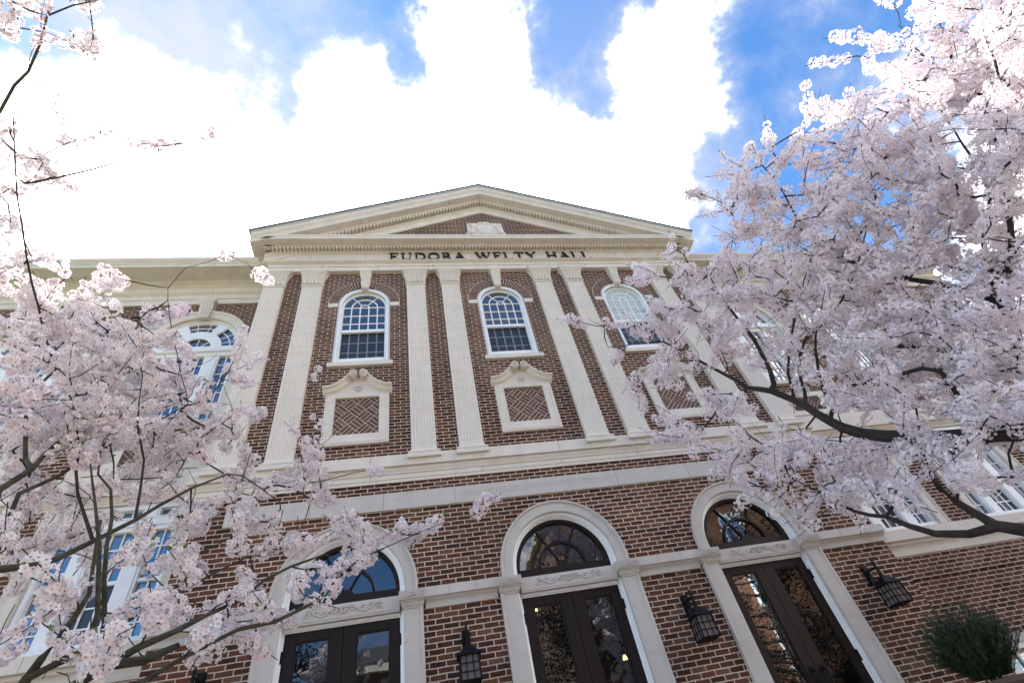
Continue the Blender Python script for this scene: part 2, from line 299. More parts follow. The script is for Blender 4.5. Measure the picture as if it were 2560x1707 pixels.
# lobby behind the doors
lb = MB()
lb.add([(-5, .35, LZ), (5, .35, LZ), (5, 6, LZ), (-5, 6, LZ), (-5, .35, 3.6), (5, .35, 3.6), (5, 6, 3.6), (-5, 6, 3.6)], [(0, 1, 2, 3), (4, 5, 6, 7), (3, 2, 6, 7), (0, 3, 7, 4), (1, 2, 6, 5)])
lb.build('lobby', 'inside', hall, recalc=False)
for cx, hw, z0, z1 in [(c, .6, 6.4, 8.9) for c in BAYS]: pass
# stone trim with joints
def joints(mb, xs, y, z0, z1, k=1, wd=.0045):
    for x in xs: mb.add([(x - wd, y, z0), (x + wd, y, z0), (x + wd, y, z1), (x - wd, y, z1)], [(0, 1, 2, 3)], k)
def usweep(mb, prof, X, yb, k=0, y0=0):   # moulding round three sides of a block; prof (projection, z) from bottom to top
    st_ = [(-1, 0), (-1, 1), (1, 1), (1, 0)]; rings = []
    for sx_, fr in st_: rings.append([(sx_ * (X + p), (y0 - p) if fr else yb, z) for p, z in prof])
    n = len(prof); vs = [q for r in rings for q in r]; fs = [(i * n + j, i * n + j + 1, (i + 1) * n + j + 1, (i + 1) * n + j) for i in range(3) for j in range(n - 1)]
    mb.add(vs, fs, k)
def cyma(p0, z0, p1, z1, n=6): return [(p0 + (p1 - p0) * (.5 - .5 * cos(pi * i / n)), z0 + (z1 - z0) * i / n) for i in range(n + 1)]
def cove(p0, z0, p1, z1, n=5): return [(p1 + (p0 - p1) * cos(pi / 2 * i / n), z0 + (z1 - z0) * sin(pi / 2 * i / n)) for i in range(n + 1)]
# belt course at the foot of the pilasters
b = MB()
usweep(b, [(.004, 3.845), (.022, 3.845), (.022, 3.895), (.034, 3.9), (.034, 3.975), (.05, 3.98)] + cyma(.05, 3.985, .082, 4.06) + [(.07, 4.065), (.07, 4.085), (.115, 4.085), (.115, 4.285), (.0, 4.305)], W0, WY)
joints(b, [-4.1, -2.75, -.98, .35, 1.72, 3.1, 4.4], -.1165, 4.09, 4.283); joints(b, [-4.1, -2.75, -.98, .35, 1.72, 3.1, 4.4], -.0355, 3.9, 3.974)
b.build('belt_course', ['stone', 'joint'], hall)
# inscription band
b = MB(); b.box(-4.74, 4.74, -.022, .05, 3.395, 3.67); joints(b, [-3.6, -2.55, -1.47, 1.2, 2.5, 3.6], -.0235, 3.397, 3.668); band = b.build('inscription_band', ['stone_low_shaded', 'joint'], hall)
# impost band between the doorways
seg = [(-W0 - .06, -4.06), (-1.99, -1.03), (1.03, 1.99), (4.06, W0 + .06)]
for x0, x1 in seg:
    b = MB(); pr = [(.004, 1.965), (.02, 1.965), (.02, 2.02), (.022, 2.024)] + cyma(.022, 2.03, .06, 2.08, 5) + [(.064, 2.085), (.10, 2.087), (.10, 2.20), (0, 2.212)]
    n = len(pr)
    b.add([(x, -p, z) for x in (x0, x1) for p, z in pr] , [(j, j + 1, n + j + 1, n + j) for j in range(n - 1)])
    for x in (x0, x1): b.add([(x, -p, z) for p, z in pr] + [(x, 0, 1.965)], [tuple(range(n + 1))])
    joints(b, [x0 + (x1 - x0) * t for t in (.33, .7)], -.1015, 2.09, 2.199)
    if x0 < -5: b.box(-W0 - .06, -W0, 0.001, WY, 2.0, 2.20)
    if x1 > 5: b.box(W0, W0 + .06, 0.001, WY, 2.0, 2.20)
    b.build('impost_band', ['stone_low_shaded', 'joint'], hall)
# ---- pilasters
PX = [-4.93, -4.142, -1.906, -1.118, 1.118, 1.906, 4.142, 4.93]
def flute_ring(z, w=.413, y=-.10, nf=8, dep=.009, flat=False):
    x0 = -w / 2; pts = [(x0, 0, z), (x0, y, z)]; m = .022; pw = (w - 2 * m) / nf
    for i in range(nf):
        a = x0 + m + i * pw + pw * .14; bb = a + pw * .72
        for t in range(5):
            u = t / 4; pts.append((a + (bb - a) * u, y + (0 if flat else dep * sin(pi * u)), z))
    return pts + [(-x0, y, z), (-x0, 0, z)]
def make_pilaster(x):
    sh = MB(); zz = [4.375, 4.44, 4.455, 8.72, 8.735, 8.80]; fl = [True, True, False, False, True, True]
    sh.loft([flute_ring(z, flat=f) for z, f in zip(zz, fl)], False, False)
    for z in (5.6, 6.9, 8.0): sh.add([(-.206, -.1012, z), (.206, -.1012, z), (.206, -.1012, z + .003), (-.206, -.1012, z + .003)], [(0, 1, 2, 3)], 1)
    p = sh.build('pilaster', ['stone', 'joint'], hall)
    bs = MB(); pr = [(.065, 4.19), (.065, 4.262), (.05, 4.268)] + [(.034 + .022 * sin(pi * i / 5), 4.27 + .05 * i / 5) for i in range(6)] + [(.024, 4.325), (.024, 4.34), (.012, 4.345), (0, 4.376)]
    h = .2065; rings = [[(-h - e, 0, z), (-h - e, -.10 - e, z), (h + e, -.10 - e, z), (h + e, 0, z)] for e, z in pr]
    bs.loft(rings, False, False); bs.add([rings[0][0], rings[0][1], rings[0][2], rings[0][3]], [(0, 1, 2, 3)]); bs.build('pilaster_base', 'stone', p)
    cp = MB(); pr = [(0, 8.795), (.018, 8.80), (.022, 8.825), (.018, 8.85), (.004, 8.856), (.006, 8.87), (.02, 8.95), (.026, 8.962), (.008, 8.968), (.016, 9.05), (.038, 9.15), (.064, 9.215), (.074, 9.235), (.08, 9.238), (.08, 9.262), (.092, 9.268), (.104, 9.31), (.104, 9.345), (.104, 9.352)]
    rings = [[(-h - e, 0, z), (-h - e, -.10 - e, z), (h + e, -.10 - e, z), (h + e, 0, z)] for e, z in pr]; cp.loft(rings, False, False)
    for i in range(9):                                                   # reeds of the bell
        t = (i + .5) / 9 * 2 - 1; c = [(t * (h - .012 + e) , -.10 - e - .004, z) for e, z in ((.01, 8.972), (.014, 9.03), (.024, 9.10), (.044, 9.17), (.068, 9.222))]
        cp.tube(c, [.010, .013, .015, .017, .014], 5)
    for i in range(5):                                                   # row of blunt leaves below
        x_ = (-h + .04) + i * (2 * h - .08) / 4
        cp.tube([(x_, -.108, 8.86), (x_, -.118, 8.92), (x_, -.135, 8.958), (x_, -.14, 8.95)], [.036, .040, .030, .010], 7)
    for s in (-1, 1):
        c = [(s * (h + e - .004), -.06, z) for e, z in ((.012, 8.972), (.03, 9.10), (.07, 9.22))]; cp.tube(c, [.012, .018, .016], 5)
    cp.build('capital', 'stone', p)
    p.location.x = x; p.matrix_parent_inverse = Matrix.Translation((0, 0, -GZ)); return p
pil0 = make_pilaster(PX[0])
for x in PX[1:]:
    c = pil0.copy(); C.collection.objects.link(c); c.location.x = x; c.matrix_parent_inverse = pil0.matrix_parent_inverse.copy()
    for k in kids(pil0): q = k.copy(); C.collection.objects.link(q); q.parent = c; q.matrix_parent_inverse = k.matrix_parent_inverse.copy()
for i, x in enumerate(PX):   # keep world placement simple: local x offset only
    pass
# ---- entablature of the pavilion
EX = 5.035
b = MB()
prof = [(.0, 9.353), (.108, 9.353), (.108, 9.495), (.125, 9.497), (.125, 9.585), (.135, 9.59)] + cyma(.14, 9.592, .195, 9.63, 5) + [(.205, 9.632), (.205, 9.65), (.108, 9.655), (.108, 9.985), (.118, 9.99)] + cyma(.12, 9.992, .185, 10.03, 5) + [(.13, 10.034), (.13, 10.09)]
usweep(b, prof, EX, WY)
usweep(b, [(.13, 10.084), (.305, 10.085), (.305, 10.127), (.315, 10.128), (.476, 10.130), (.476, 10.135), (.462, 10.142), (.476, 10.15), (.476, 10.225), (.49, 10.232), (.49, 10.285), (.2, 10.30), (0, 10.31)], EX, WY)
js = [-4.3, -3.05, -1.78, -.5, .78, 2.05, 3.3, 4.55]
joints(b, js, -.1095, 9.66, 9.984); joints(b, [x + .3 for x in js], -.1095, 9.355, 9.494); joints(b, js, -.4915, 10.233, 10.284); joints(b, [x + .3 for x in js], -.1265, 9.499, 9.584)
for x in js: b.add([(x - .0035, -.26, 10.1245), (x + .0035, -.26, 10.1245), (x + .0035, -.46, 10.1265), (x - .0035, -.46, 10.1265)], [(0, 1, 2, 3)], 1)
ent = b.build('entablature', ['stone', 'joint'], hall)
b = MB(); n = 128; X1 = EX + .285      # dentil row, front and returns
for i in range(n):
    x = -X1 + (i + .5) * 2 * X1 / n; b.box(x - .026, x + .026, -.290, -.125, 10.03, 10.086)
for s in (-1, 1):
    for i in range(11):
        y = -.25 + (i + .5) * .083; b.box(*sorted((s * (EX + .12), s * (EX + .290))), y - .026, y + .026, 10.03, 10.086)
b.build('dentils', 'stone', ent)
# ---- pediment
SL = (12.83 - 10.36) / 5.55
def rake(mb, prof, z0, X, k=0, cap=True):   # prof closed loop (y, dz) sheared along both slopes
    rings = [[(x, y, z0 + SL * (5.55 - abs(x)) + dz) for y, dz in prof] for x in (-X, 0, X)]
    mb.loft(rings, True, cap, k)
AP = 10.36 + SL * 5.55
def hz(z): return z - 12.83      # height at apex -> offset of the raking profile
b = MB(); b.add([(-5.2, -.085, 10.25), (5.2, -.085, 10.25), (0, -.085, 12.45)], [(0, 1, 2)]); b.build('tympanum', 'brick', hall, recalc=False)
b = MB()
rake(b, [(-.06, hz(12.03)), (-.125, hz(12.03)), (-.13, hz(12.05)), (-.118, hz(12.07)), (-.118, hz(12.24)), (-.13, hz(12.25)), (-.15, hz(12.27)), (-.185, hz(12.30)), (-.13, hz(12.312)), (-.13, hz(12.378)), (-.305, hz(12.379)), (-.305, hz(12.47)), (-.06, hz(12.6))], 10.36, 5.3)
rake(b, [(-.06, hz(12.46)), (-.31, hz(12.46)), (-.476, hz(12.465)), (-.476, hz(12.55)), (-.485, hz(12.56)), (-.485, hz(12.60)), (-.50, hz(12.62)), (-.53, hz(12.65)), (-.545, hz(12.70)), (-.55, hz(12.73)), (-.55, hz(12.745)), (-.06, hz(12.76))], 10.36, 5.545)
for x in (-4.4, -3.2, -2.05, -.9, .9, 2.05, 3.2, 4.4):
    z = 10.36 + SL * (5.55 - abs(x)); b.add([(x - .004, -.4775, z + hz(12.47)), (x + .004, -.4775, z + hz(12.47)), (x + .004, -.4775, z + hz(12.55)), (x - .004, -.4775, z + hz(12.55))], [(0, 1, 2, 3)], 1)
    b.add([(x - .004, -.27, z + hz(12.4595)), (x + .004, -.27, z + hz(12.4595)), (x + .004, -.46, z + hz(12.4625)), (x - .004, -.46, z + hz(12.4625))], [(0, 1, 2, 3)], 1)
    if abs(x) < 3: b.add([(x - .004, -.1195, z + hz(12.08)), (x + .004, -.1195, z + hz(12.08)), (x + .004, -.1195, z + hz(12.235)), (x - .004, -.1195, z + hz(12.235))], [(0, 1, 2, 3)], 1)
ped = b.build('raking_cornice', ['stone', 'joint'], hall)
b = MB()
for s in (-1, 1):
    for i in range(56):
        x = .045 + i * .083; z = 10.36 + SL * (5.55 - x)
        if z + hz(12.33) < 10.33: continue
        a = [(s * (x - .026), z + SL * .026), (s * (x + .026), z - SL * .026)]
        b.add([(px_, y, pz + hz(dz)) for px_, pz in a for y in (-.290, -.12) for dz in (12.311, 12.38)], [(0, 1, 3, 2), (4, 6, 7, 5), (0, 4, 5, 1), (2, 3, 7, 6), (0, 2, 6, 4), (1, 5, 7, 3)])
b.build('raking_dentils', 'stone', ped)
b = MB(); rake(b, [(-.57, hz(12.748)), (-.57, hz(12.80)), (3.9, hz(12.80)), (3.9, hz(12.748))], 10.36, 5.56, 0)
rake(b, [(-.60, hz(12.803)), (-.60, hz(12.828)), (4, hz(12.828)), (4, hz(12.803))], 10.36, 5.60, 1); b.build('roof', ['metal', 'roof'], hall)
b = MB(); b.add([(-5.3, 1, 10), (5.3, 1, 10), (5.3, 1, 10.2), (0, 1, 12.6), (-5.3, 1, 10.2)], [(0, 1, 2, 3, 4)]); b.build('gable_back', 'brick', hall)
# shield in the tympanum
b = MB()
b.slab([(-.50, 10.30), (.50, 10.30), (.50, 10.86), (.54, 10.86), (.54, 10.90), (.49, 10.90), (.47, 11.37), (.17, 11.37), (.13, 11.44), (-.13, 11.44), (-.17, 11.37), (-.47, 11.37), (-.49, 10.90), (-.54, 10.90), (-.54, 10.86), (-.50, 10.86)], -.17, -.08)
hs = [(.0, 11.30), (.07, 11.335), (.15, 11.33), (.22, 11.26), (.245, 11.14), (.21, 10.98), (.12, 10.85), (.0, 10.78)]; hs = hs + [(-x, z) for x, z in hs[-2:0:-1]]
pts = [(x, -.175, z) for x, z in hs + hs[:1]]; b.tube(pts, .02, 6)
b.slab([(x * .86, 11.06 + (z - 11.06) * .86) for x, z in hs], -.185, -.16)
b.tube([(-.08, -.19, 11.24), (-.11, -.192, 11.1), (-.08, -.19, 10.9)], .006, 4); b.tube([(.05, -.19, 11.25), (-.01, -.192, 11.1), (.03, -.19, 10.88)], .006, 4)
for s in (-1, 1):
    b.tube([(s * .30, -.175, 10.85), (s * .36, -.19, 10.98), (s * .31, -.185, 11.12), (s * .37, -.185, 11.28), (s * .43, -.175, 11.34)], [.03, .045, .035, .04, .02], 7)
    b.lathe(s * .40, -.17, [(.001, 10.78), (.07, 10.80), (.09, 10.9), (.06, 10.97), (.001, 11.0)], 10)
b.build('shield', 'stone', hall)
# ---- frieze letters (cut from plate): every glyph from thick and thin strokes with slab serifs
def glyph(ch):
    S = []   # strokes: polylines with width
    T, t = .17, .085
    def ser(x, y, w=.34): S.append(([(x - w / 2, y), (x + w / 2, y)], .07))
    if ch in 'EL':
        S.append(([(.2, .02), (.2, .98)], T)); ser(.14, .965, .26); S.append(([(.06, .035), (.86 if ch == 'L' else .8, .035)], .075)); S.append(([(.83, .0), (.83, .2)], .06))
        if ch == 'E': S.append(([(.06, .965), (.78, .965)], .075)); S.append(([(.76, .8), (.76, 1)], .06)); S.append(([(.2, .53), (.6, .53)], .075)); S.append(([(.6, .42), (.6, .64)], .055)); W_ = .86
        else: W_ = .9
    elif ch == 'U':
        S.append(([(.22, .98), (.22, .35)] + [(.55 - .33 * cos(a), .35 - .31 * sin(a)) for a in [i * pi / 10 for i in range(11)]][0:6], T)); S.append(([(.55 - .33 * cos(a), .35 - .31 * sin(a)) for a in [i * pi / 10 for i in range(5, 11)]] + [(.88, .98)], t)); ser(.22, .965); ser(.88, .965, .3); W_ = 1.1
    elif ch == 'D':
        S.append(([(.2, .02), (.2, .98)], T)); S.append(([(.06, .965), (.5, .965)], .075)); S.append(([(.06, .035), (.5, .035)], .075))
        S.append(([(.45 + .52 * sin(a), .5 + .455 * cos(a)) for a in [i * pi / 14 for i in range(15)]], .15)); W_ = 1.08
    elif ch == 'O':
        S.append(([(.56 + .47 * sin(a), .5 + .44 * cos(a)) for a in [i * 2 * pi / 28 for i in range(29)]], .15)); W_ = 1.14
    elif ch == 'R':
        S.append(([(.2, .02), (.2, .98)], T)); ser(.2, .035); S.append(([(.06, .965), (.5, .965)], .075)); S.append(([(.2, .5), (.5, .5)], .07))
        S.append(([(.45 + .27 * sin(a), .735 + .22 * cos(a)) for a in [i * pi / 10 for i in range(11)]], .13)); S.append(([(.5, .5), (.86, .04)], .15)); S.append(([(.78, .035), (1.02, .035)], .07)); W_ = .98
    elif ch == 'A':
        S.append(([(.12, .03), (.53, .98)], t)); S.append(([(.5, 1.0), (.95, .03)], T)); S.append(([(.28, .36), (.8, .36)], .07)); ser(.12, .035, .28); ser(.95, .035, .3); W_ = 1.1
    elif ch == 'W':
        S.append(([(.14, .97), (.46, .02)], T)); S.append(([(.46, .04), (.76, .97)], t)); S.append(([(.74, .97), (1.06, .02)], T)); S.append(([(1.06, .04), (1.4, .97)], t)); ser(.14, .965); ser(.76, .965, .28); ser(1.4, .965, .28); W_ = 1.55
    elif ch == 'T':
        S.append(([(.5, .02), (.5, .98)], T)); ser(.5, .035); S.append(([(.04, .965), (.96, .965)], .075)); S.append(([(.07, .8), (.07, 1)], .06)); S.append(([(.93, .8), (.93, 1)], .06)); W_ = 1.0
    elif ch == 'Y':
        S.append(([(.1, .97), (.52, .48)], T)); S.append(([(.92, .97), (.55, .48)], t)); S.append(([(.54, .5), (.54, .02)], T)); ser(.54, .035); ser(.12, .965, .3); ser(.92, .965, .26); W_ = 1.02
    elif ch == 'H':
        for x in (.2, .9): S.append(([(x, .02), (x, .98)], T)); ser(x, .035); ser(x, .965)
        S.append(([(.2, .5), (.9, .5)], .07)); W_ = 1.1
    return S, W_
def word(txt, x0, x1, z0, h, y0=-.15, y1=-.112):
    gs = [glyph(c) for c in txt]; gap = .16; tot = sum(g[1] for g in gs) + gap * (len(gs) - 1); s = (x1 - x0) / tot; cx = x0; q = 0
    for S, W_ in gs:
        mb = MB()
        for pl, wd in S:
            q += 1; e = q * .00006
            n = len(pl); lft, rgt = [], []
            for i, (x, z) in enumerate(pl):
                a = pl[max(i - 1, 0)]; bq = pl[min(i + 1, n - 1)]; dx, dz = bq[0] - a[0], bq[1] - a[1]; l_ = sqrt(dx * dx + dz * dz) or 1; nx, nz = -dz / l_, dx / l_
                lft.append((x + nx * wd / 2, z + nz * wd / 2)); rgt.append((x - nx * wd / 2, z - nz * wd / 2))
            f = lambda p: (cx + p[0] * s, z0 + p[1] * h)
            rings = [[(*[f(a_)[0]], y0 - e, f(a_)[1]), (f(b_)[0], y0 - e, f(b_)[1]), (f(b_)[0], y1 + e, f(b_)[1]), (f(a_)[0], y1 + e, f(a_)[1])] for a_, b_ in zip(lft, rgt)]
            mb.loft(rings)
        cx += (W_ + gap) * s; mb.build('frieze_letter', 'black', ent)
word('EUDORA', -2.50, -.66, 9.712, .30); word('WELTY', -.41, 1.15, 9.712, .30); word('HALL', 1.42, 2.62, 9.712, .30)
def text_mesh(body, name, matk, size, center, width, parent, thick=.0012):
    cu = bpy.data.curves.new(name, 'FONT'); cu.body = body; cu.size = 1; cu.extrude = 0; cu.resolution_u = 3
    o = bpy.data.objects.new('tmp', cu); C.collection.objects.link(o); bpy.context.view_layer.update()
    me = bpy.data.meshes.new_from_object(o.evaluated_get(bpy.context.evaluated_depsgraph_get())); bpy.data.objects.remove(o)
    xs = [v.co.x for v in me.vertices]; sx_ = width / (max(xs) - min(xs)); x0 = min(xs)
    for v in me.vertices: v.co = ((v.co.x - x0) * sx_ + center[0] - width / 2, center[1], center[2] + v.co.y * size)
    me.materials.clear(); me.materials.append(M[matk]); ob = bpy.data.objects.new(name, me); C.collection.objects.link(ob); ob.parent = parent
    ob.matrix_parent_inverse = Matrix.Translation(-wloc(parent)) if parent.parent is None else Matrix.Identity(4); return ob
text_mesh('\u201cFOR ALL SERIOUS DARING STARTS FROM WITHIN.\u201d', 'inscription', 'letter_shade_dirt', .15, (-.44, -.0232, 3.485), 1.88, band)  # raised letters; carving shade and dirt put into a darker stone colour
text_mesh('EUDORA WELTY', 'inscription_name', 'letter_shade_dirt', .15, (.84, -.0232, 3.485), .56, band)
# ---- upper windows
def make_window(cx=0):
    f = MB(); sp = 8.24
    def frame(mb, ro, ri, z0, y0, y1, k=None, spz=sp, sill=True):
        for s in (-1, 1): mb.box(*sorted((s * ri, s * ro)), y0, y1, z0, spz, k)
        mb.arch(0, spz, [(ri, y0), (ro, y0), (ro, y1), (ri, y1)], 0, pi, 36, k)
    frame(f, .545, .475, 6.49, .03, .14, spz=8.30); frame(f, .512, .47, 6.49, .015, .05, spz=8.27); frame(f, .475, .43, 6.53, .075, .14)
    f.box(-.475, .475, .06, .13, 6.49, 6.56); f.box(-.44, .44, .07, .13, 6.56, 6.69)
    f.box(-.44, .44, .07, .12, 7.445, 7.515)
    p = f.build('arched_window', 'white', hall)
    m = MB(); wd = .0115
    for x in (-.27, -.09, .09, .27): m.box(x - wd, x + wd, .088, .112, 7.515, sp)
    for z in (7.714, 7.97, sp): m.box(-.43, .43, .0895, .1105, z - wd, z + wd)
    for r in (.09, .27): m.arch(0, sp, [(r - wd, .087), (r + wd, .087), (r + wd, .113), (r - wd, .113)], 0, pi, 20)
    for a in (53, 127):
        c, s = cos(rad(a)), sin(rad(a)); m.tube([(.10 * c, .1, sp + .10 * s), (.435 * c, .1, sp + .435 * s)], wd, 6)
    m.build('muntins', 'white', p)
    m = MB()
    for x in (-.27, -.09, .09, .27): m.box(x - .012, x + .012, .134, .14, 6.69, 7.445)
    for z in (6.903, 7.175): m.box(-.43, .43, .1335, .1395, z - .012, z + .012)
    m.build('lower_muntins', 'grey_bar', p)
    gl = MB(); gl.poly([[(-.44, 7.48), (.44, 7.48)] + arcp(0, sp, .44, 0, pi, 30)], .105); u = gl.build('upper_pane', 'glass_up', p, recalc=False)
    gl = MB(); gl.add([(-.44, .143, 6.56), (.44, .143, 6.56), (.44, .143, 7.48), (-.44, .143, 7.48)], [(0, 1, 2, 3)]); gl.build('lower_pane', 'glass_scr', p, recalc=False)
    s = MB(); s.box(-.605, .605, -.055, .13, 6.392, 6.488); s.build('sill', 'stone', p)
    v = MB()
    NA = 31
    for i in range(NA):
        a = pi * (i + .5) / NA
        if abs(a - pi / 2) < .13: continue
        a0, a1 = a - pi / NA * .5 + .0115, a + pi / NA * .5 - .0115
        rr = random.uniform(-.004, .004)
        v.loft([[(r * cos(q), y, 8.31 + r * sin(q)) for q in (a0, a1) for r in ((.548, .742) if q == a0 else (.742, .548))] for y in (-.007 + rr * .3, .118)])
    v.k = 1; v.arch(0, 8.31, [(.546, -.003), (.755, -.003), (.755, .1), (.546, .1)], 0, pi, 40)
    v.build('brick_arch', ['vouss', 'mortar'], p)
    k = MB()
    k.loft([[(-.075 - .072 * t, -.05 - .012 - .075 * e, z), (.075 + .072 * t, -.05 - .012 - .075 * e, z), (.075 + .072 * t, .1, z), (-.075 - .072 * t, .1, z)] for z, t, e in
            ((8.73, -.15, .1), (8.76, .05, .45), (8.82, .05, .5), (8.92, .2, .35), (9.05, .35, .5), (9.16, .5, .9), (9.25, .62, 1.25), (9.262, .75, 1.3), (9.275, .95, 1.5), (9.345, 1, 1.5))])
    for x in (-.05, -.017, .017, .05): k.tube([(x, -.085, 8.83), (x * 1.15, -.088, 8.95), (x * 1.4, -.11, 9.12), (x * 1.6, -.155, 9.24)], .012, 5)
    k.build('keystone', 'stone', p)
    for s_ in (-1, 1): i_ = MB(); i_.box(*sorted((s_ * .547, s_ * .745)), -.014, .1, 8.175, 8.30); i_.build('impost_block', 'stone', p)
    return p
win = make_window(); win.location.x = 0
wins = [win] + [dup(win, s * DX) for s in (-1, 1)]
for k in kids(wins[2]):
    if k.name.startswith('upper_pane'):
        k.data = k.data.copy(); k.data.materials[0] = M['glass_blind']; k['label'] = 'upper pane with a pale blind drawn behind it'
# ---- brick panels with swan-neck pediments
def basket(mb, hx, z0, z1, y, k):
    c0 = (0, (z0 + z1) / 2); Lb = .190; q = Lb / 3; r2 = .7071
    for i in range(-6, 7):
        for j in range(-6, 7):
            for t in range(3):
                if (i + j) % 2: u0, u1, v0, v1 = i * .2033, i * .2033 + Lb, j * .2033 + t * .0678, j * .2033 + t * .0678 + .054
                else: u0, u1, v0, v1 = i * .2033 + t * .0678, i * .2033 + t * .0678 + .054, j * .2033, j * .2033 + Lb
                P = [(c0[0] + (u - v) * r2, c0[1] + (u + v) * r2) for u, v in ((u0, v0), (u1, v0), (u1, v1), (u0, v1))]
                # clip to the panel
                def clip(P, ax, lim, sg):
                    out = []
                    for a, b_ in zip(P, P[1:] + P[:1]):
                        da, db = sg * (a[ax] - lim), sg * (b_[ax] - lim)
                        if da <= 0: out.append(a)
                        if da * db < 0: s_ = da / (da - db); out.append((a[0] + (b_[0] - a[0]) * s_, a[1] + (b_[1] - a[1]) * s_))
                    return out
                for ax, lim, sg in ((0, hx, 1), (0, -hx, -1), (1, z1, 1), (1, z0, -1)):
                    P = clip(P, ax, lim, sg)
                    if len(P) < 3: break
                if len(P) < 3: continue
                e = random.uniform(-.0012, .0012); mb.add([(x, y + e, z) for x, z in P], [tuple(range(len(P)))], k + (random.random() < .12))
                mb.strip(P, y + e, y + .02, k, True)
M['vouss_pale'] = simple('arch_brick_pale', (.19, .115, .085), .85, .4, 9, .4)
def make_niche():
    f = MB()
    o = [(-.545, 4.60), (.545, 4.60), (.545, 5.76)]; top = [(.42, 5.80), (.30, 5.87), (.20, 5.96), (.10, 6.03), (0, 6.04)]
    loop = o + top + [(-x, z) for x, z in top[-2::-1]] + [(-.545, 5.76)]
    hole = [(-.375, 4.80), (.375, 4.80), (.375, 5.59), (-.375, 5.59)]
    f.poly([loop, hole], -.055); f.strip(loop, -.055, 0, None, True); f.strip(hole, -.055, -.01, None, True)
    for a_, b_ in (((-.5, 4.64), (.5, 4.64)), ((.5, 4.64), (.5, 5.70)), ((-.5, 4.64), (-.5, 5.70))): f.tube([(a_[0], -.055, a_[1]), (b_[0], -.055, b_[1])], .009, 5)
    for a_, b_ in (((-.385, 5.60), (.385, 5.60)), ((-.385, 4.79), (-.385, 5.60)), ((.385, 4.79), (.385, 5.60))): f.tube([(a_[0], -.055, a_[1]), (b_[0], -.055, b_[1])], .007, 5)
    f.k = 1
    for s in (-1, 1):
        for z in (4.80, 5.52): f.add([(s * .376, -.0565, z), (s * .545, -.0565, z), (s * .545, -.0565, z + .003), (s * .376, -.0565, z + .003)], [(0, 1, 2, 3)])
    f.k = 0
    p = f.build('brick_panel_frame', ['stone', 'joint'], hall)
    t = MB(); pm = [(0, -.19), (.018, -.195), (.03, -.185), (.05, -.14), (.085, -.115), (.10, -.10), (.11, -.07), (.125, -.065), (.13, 0), (0, 0)]
    path = [(.60, 5.785), (.52, 5.79), (.43, 5.82), (.34, 5.875), (.26, 5.95), (.20, 6.03), (.15, 6.095), (.10, 6.13)]
    for s in (-1, 1):
        rings = []
        for i, (x, z) in enumerate(path):
            a = path[max(0, i - 1)]; c = path[min(len(path) - 1, i + 1)]; dx, dz = c[0] - a[0], c[1] - a[1]; l_ = sqrt(dx * dx + dz * dz); nx, nz = dz / l_, -dx / l_
            if nz > 0: nx, nz = -nx, -nz
            sc = 1 if i < 5 else 1 - (i - 4) * .22
            rings.append([(s * (x + nx * d * sc), y, z + nz * d * sc) for d, y in pm])
        t.loft(rings)
        vol = [(.092 + .072 * (1 - a / 16) * cos(a * .62 + 1.2) , 6.062 + .072 * (1 - a / 16) * sin(a * .62 + 1.2)) for a in range(14)]
        t.tube([(s * x, -.205 - i * .0022, z) for i, (x, z) in enumerate(vol)], [.013] * 6 + [.011] * 4 + [.009] * 4, 6)
        t.loft([[(s * (.092 + .078 * cos(a)), y, 6.062 + .078 * sin(a)) for a in [j * 2 * pi / 20 for j in range(20)]] for y in (-.19, 0)])
        t.loft([[(s * (.092 + r * cos(a)), y, 6.062 + r * sin(a)) for a in [j * 2 * pi / 10 for j in range(10)]] for y, r in ((-.225, .012), (-.19, .026))])
    t.build('scroll_pediment', 'stone', p, smooth=False)
    r = MB()
    for i in range(7): a = i * 2 * pi / 7; r.lathe(0, 0, [(.001, 0)], 3) if False else r.tube([(.03 * cos(a), -.062, 5.79 + .03 * sin(a)), (.062 * cos(a), -.066, 5.79 + .062 * sin(a)), (.075 * cos(a), -.058, 5.79 + .075 * sin(a))], [.012, .02, .006], 6)
    r.tube([(0, -.055, 5.79), (0, -.08, 5.79)], [.025, .012], 8); r.build('rosette', 'stone', p)
    b = MB(); b.add([(-.38, -.012, 4.79), (.38, -.012, 4.79), (.38, -.012, 5.60), (-.38, -.012, 5.60)], [(0, 1, 2, 3)], 2); basket(b, .3745, 4.801, 5.589, -.0165, 0)
    b.build('basketweave_brick', ['vouss', 'vouss_pale', 'mortar'], p)
    return p
ni = make_niche()
for s in (-1, 1): dup(ni, s * DX)
# ---- doorways
def scroll(mb, cx, z, y, w, h, s=1):
    # running vine: central blossom, S-stems and curls
    for sg in (-1, 1):
        stem = [(cx + sg * w * u, z + h * .36 * sin(u * 2.6 * pi)) for u in [i / 22 for i in range(2, 23)]]
        mb.tube([(x, y, zz) for x, zz in stem], [.008 + .007 * (1 - i / 20) for i in range(21)], 5)
        for u, up in ((.27, 1), (.52, -1), (.75, 1), (.97, -1)):
            ccx, ccz = cx + sg * w * u, z + up * h * .06; R = h * .34
            mb.tube([(ccx + R * (1 - a / 13) * cos(sg * a * .6 + 1), y - .003, ccz + R * (1 - a / 13) * sin(sg * a * .6 + 1)) for a in range(12)], [.0095] * 12, 5)
    for i in range(6): a = i * pi / 3; mb.tube([(cx + .01 * cos(a), y - .006, z + .01 * sin(a)), (cx + h * .33 * cos(a), y - .008, z + h * .33 * sin(a))], [.008, h * .16], 6)
